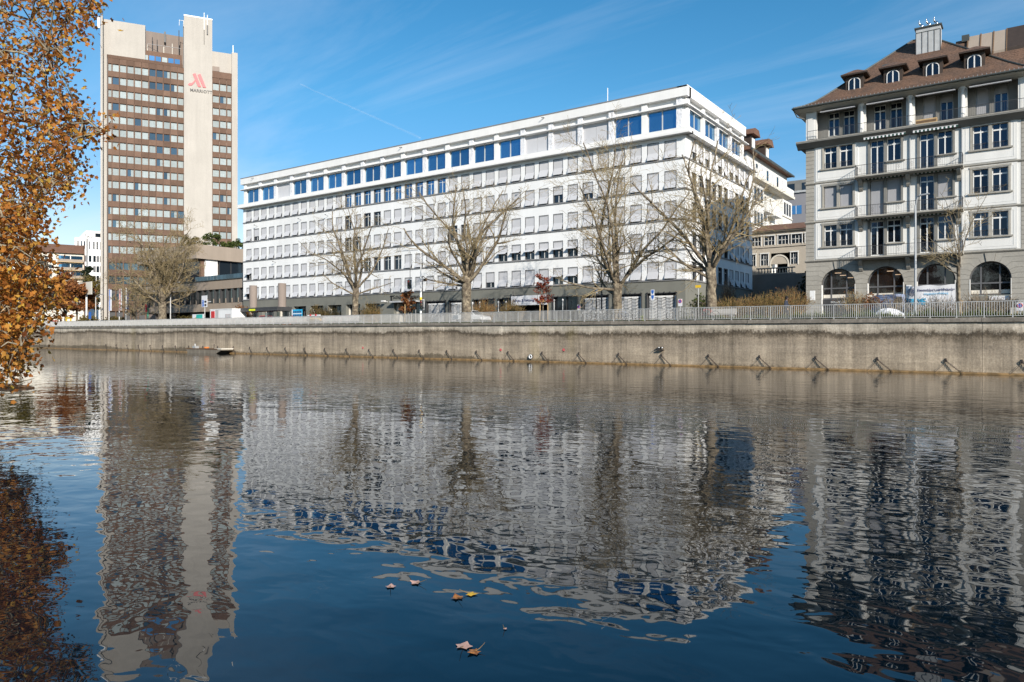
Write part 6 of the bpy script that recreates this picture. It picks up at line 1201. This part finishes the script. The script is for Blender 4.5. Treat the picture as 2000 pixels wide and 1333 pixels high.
# banner near the arches
p = onQ(1817, 640, 5.5); t = thing('vinyl_banner', 'large pale vinyl banner with blue print stretched in front of the third arch', 'banner', (p.x, p.y, 3.85), QA); bw = (onQ(1864, 600, 5.5).x-onQ(1767, 600, 5.5).x)/2
sh = MB(); n = 14
for k in range(n): a, b = -bw+2*bw*k/n, -bw+2*bw*(k+1)/n; sh.poly([(a, .03*math.sin(k*1.3), .35), (b, .03*math.sin(k*1.3+1.3), .35), (b, .02*math.sin(k+1), 2.35-.04*math.sin(k*.9)), (a, .02*math.sin(k), 2.35-.04*math.sin(k*.9-.9))])
sheet = sh.obj('sheet', mt['sheet'], t); lettering('Deutschkurs und Bräuche', .23, mt['navy'], t, (-bw+.75, -.06, 1.95), ext=.004, bold=.004); lettering('Integration Prüfung', .20, mt['cyan'], t, (-bw+1.2, -.06, 1.68), ext=.004); lettering('FIDE', .62, mt['cyan'], t, (-bw+.1, -.06, .95), ext=.004, bold=.03); lettering('047 133 5', .24, mt['navy'], t, (-bw+2.6, -.06, .78), ext=.004)
for k in range(4): MB().ring((-bw+.42, -.06, 1.9), .08+.07*k, .016, 'y', 20, 4).obj('round_emblem', mt['navy'], t)
for x in (-bw-.03, bw+.03): MB().tube([(x, .05, 0), (x, .05, 2.5)], .035, 6).obj('post', mt['dark_metal'], t)
t = thing('stall_awning', 'grey pitched stall awning below the last arch', 'awning', (AX+CX[3]-1.9, 71.5, 3.75)); MB().poly([(0, 0, 1.3), (3.9, 0, 1.3), (3.9, 1.7, 1.75), (.3, 1.7, 1.75)]).poly([(0, 0, 1.3), (3.9, 0, 1.3), (3.9, 0, 1.05), (0, 0, 1.05)]).obj('canopy', mt['charcoal'], t)
for x in (.05, 3.85): MB().tube([(x, .05, 0), (x, .05, 1.3)], .04, 6).obj('post', mt['wood'], t)
MB().box(-.1, .05, -.1, .8, 0, 1.7).obj('side_board', mt['wood'], t)
# waste bag / pale tarpaulin by the railing
p = onQ(1735, 640, 2.6); t = thing('tarpaulin', 'crumpled pale tarpaulin heap behind the railing in front of the van', 'tarpaulin', (p.x, p.y, 3.7)); b = MB(); rg = random.Random(4); G_ = 9
H2 = [[.75*max(0, 1-((i-4)/4.6)**2-((j-4)/4.6)**2)**.6+rg.uniform(-.07, .09) for j in range(G_)] for i in range(G_)]
for i in range(G_-1):
    for j in range(G_-1): b.poly([(-1.1+i*.27, -.7+j*.17, H2[i][j]), (-1.1+(i+1)*.27, -.7+j*.17, H2[i+1][j]), (-1.1+(i+1)*.27, -.7+(j+1)*.17, H2[i+1][j+1]), (-1.1+i*.27, -.7+(j+1)*.17, H2[i][j+1])])
b.obj('cover', mt['sheet'], t)
# flags, gantry, boards near the bridge
for px, m1, m2, lb in ((213, 'blue', 'sheet', 'hanging blue and white banner flag'), (233, 'red', 'sheet', 'hanging red and white banner flag'), (246, 'sheet', 'navy', 'hanging white and dark banner flag')):
    t = thing('flagpole', lb+' on a pole in front of the hotel', 'flag', quay(px, 8), QA, 'flagpoles in front of the hotel'); MB().tube([(0, 0, 0), (0, 0, 7.6)], [.08, .05], 6).obj('pole', mt['white_paint'], t); f = MB()
    for k in range(5): a, c = .05+.2*k, .05+.2*(k+1); f.poly([(a, .06*math.sin(k*1.5), 3.2), (c, .06*math.sin(k*1.5+1.5), 3.2), (c, .06*math.sin(k*1.5+1.5), 7.4), (a, .06*math.sin(k*1.5), 7.4)], 0 if k < 3 else 1)
    f.obj('banner', [mt[m1], mt[m2]], t)
t = thing('sign_gantry', 'white road sign gantry with a blank white board and a green sign', 'sign', quay(169, 8), QA, 'road signs'); MB().tube([(0, 0, 0), (0, 0, 6.6)], .18, 8).obj('pole', mt['white_paint'], t); MB().box(-6.6, .3, -.1, .1, 6.5, 6.75).obj('beam', mt['white_paint'], t); MB().box(-3.9, 3.1, -.2, -.1, 6.75, 9.4).obj('white_board', mt['stucco_cream'], t); g = MB().box(-5.6, -3.7, -.22, -.12, 5.0, 7.9).obj('green_sign', mt['green'], t); put('white_strip', MB().box(-5.6, -3.7, -.24, -.22, 5.0, 5.5).mesh('white_strip', mt['sheet']), g)
for k in range(2): put('print_line', MB().box(-5.3, -4.0, -.235, -.22, 6.3+.5*k, 6.5+.5*k).mesh('print_line', mt['sheet']), g)
sign('blue_sign', 'small blue sign under the sign gantry', quay(176, 6.5), QA, 1.6, 1.2, 1.4, 'blue'); sign('blue_sign', 'small blue sign among the orange leaves', quay(119, 9), QA, 6.2, 1.2, 1.2, 'blue')
t = thing('red_box', 'red emergency box on the parapet among the orange leaves', 'box', (*onQ(107, 640, .7).xy, CT(onQ(107, 640, .7).x)), QA); MB().box(-.45, .45, -.2, .2, .1, 1.25).obj('body', mt['red'], t); MB().box(-.5, .5, -.25, .25, 1.25, 1.32).obj('lid', mt['red'], t); MB().box(-.1, .1, -.1, .1, -.1, .1).obj('foot', mt['dark_metal'], t)
t = thing('yellow_barrier', 'yellow barrier beam behind the parapet by the slim bare tree', 'barrier', quay(134, 4), QA); MB().box(-1.4, 1.4, -.1, .1, 1.6, 2.0).obj('beam', mt['signyellow'], t)
for x in (-1.1, 1.1): MB().box(x-.1, x+.1, -.1, .1, 0, 1.6).obj('leg', mt['signyellow'], t)
t = thing('pedestrian_light', 'red and black pedestrian signal on a green pole before the hotel wing', 'traffic light', quay(289, 7), QA); MB().tube([(0, 0, 0), (0, 0, 5.0)], .09, 6).obj('pole', mt['green'], t); MB().box(-.75, -.15, -.2, .2, 2.6, 4.0).obj('red_board', mt['red'], t); MB().box(.1, .55, -.2, .2, 3.4, 5.0).obj('signal_head', mt['charcoal'], t)
# ================================================================== BARGE
p = onQ(409, 690, -1.0); L_ = abs(onQ(373, 690, -1).x-onQ(441, 690, -1).x); t = thing('work_barge', 'flat grey wooden work barge moored against the river wall', 'boat', (p.x, p.y, 0), QA); h2 = L_/2
MB().prism([(-h2, .62), (-h2+.5, -.2), (h2-1.9, -.2), (h2, .45), (h2, .62)], -.95, .95, 'y').obj('hull', M('barge_wood', (.21, .18, .14), .8, .3, 1.0, streak=.3, sscale=2), t); MB().box(-h2, h2-.9, -1.0, -.9, .55, .68).box(-h2, h2-.9, .9, 1.0, .55, .68).obj('gunwale', mt['wood_dark'], t); MB().box(h2-1.7, h2+.05, -.98, .98, .58, .72).obj('bow_deck', mt['stucco_cream'], t)
MB().box(-h2+.6, -h2+1.3, -.3, .3, .6, 1.0).tube([(-h2+.8, 0, .9), (-h2+.75, 0, 1.3)], .07, 6).obj('engine', mt['metal_grey'], t); MB().ring((-.2, -.3, .78), .26, .1, 'z', 14, 6).obj('life_ring', mt['orange'], t); MB().tube([(.9, .2, .6), (.95, .2, 1.3)], .05, 6).obj('mooring_post', mt['rust'], t)
# ================================================================== CONTRAIL
ALT = 9000.0
def skyp(px, py): r = ray(px, py); k = (ALT-CZ)/r[2]; return Vector((r[0]*k, r[1]*k, ALT))
a, b = skyp(586, 165), skyp(822, 270); n = 40
m = bpy.data.materials.new('contrail_vapour'); m.use_nodes = True; T_ = m.node_tree; nn = T_.nodes; ll = T_.links; bs = nn['Principled BSDF']; bs.inputs['Base Color'].default_value = (.95, .95, .95, 1); bs.inputs['Roughness'].default_value = 1
g = nn.new('ShaderNodeLayerWeight'); g.inputs[0].default_value = .35; mr = nn.new('ShaderNodeMapRange'); ll.new(g.outputs['Facing'], mr.inputs[0]); mr.inputs[1].default_value = 0; mr.inputs[2].default_value = .9; mr.inputs[3].default_value = .06; mr.inputs[4].default_value = 0; ll.new(mr.outputs[0], bs.inputs['Alpha'])
mb = MB(); mb.tube([a.lerp(b, i/n)+Vector((0, 0, 25*mnoise.noise((i*.4, 0, 0)))) for i in range(n+1)], [26+5*math.sin(i*.9)+34*(i/n) for i in range(n+1)], 12)
ct_ = mb.obj('contrail', m, smooth=True); tag(ct_, 'thin white aircraft contrail high in the blue sky', 'contrail')

# ================================================================== TALL TREES ON THE NEAR BANK (behind the viewpoint, mirrored in the windows)
for k, (x, y, h, mm, lb) in enumerate(((-64, -14, 24, 'leaf_rust', 'tall russet plane tree on the near bank, furthest upstream'), (-44, -20, 27, 'leaf_olive', 'tall olive plane tree on the near bank next to the orange one'), (-22, -19, 28, 'leaf_rust', 'tall russet plane tree on the near bank behind the viewpoint'), (0, -25, 26, 'leaf_olive', 'tall olive plane tree on the near bank facing the old apartment building'))):
    leafy_tree('bank_tree', lb, (x, y, 1.0), h, 8.0, mm, 60+k, 5200, 1.1, .5, group='tall trees on the near bank')
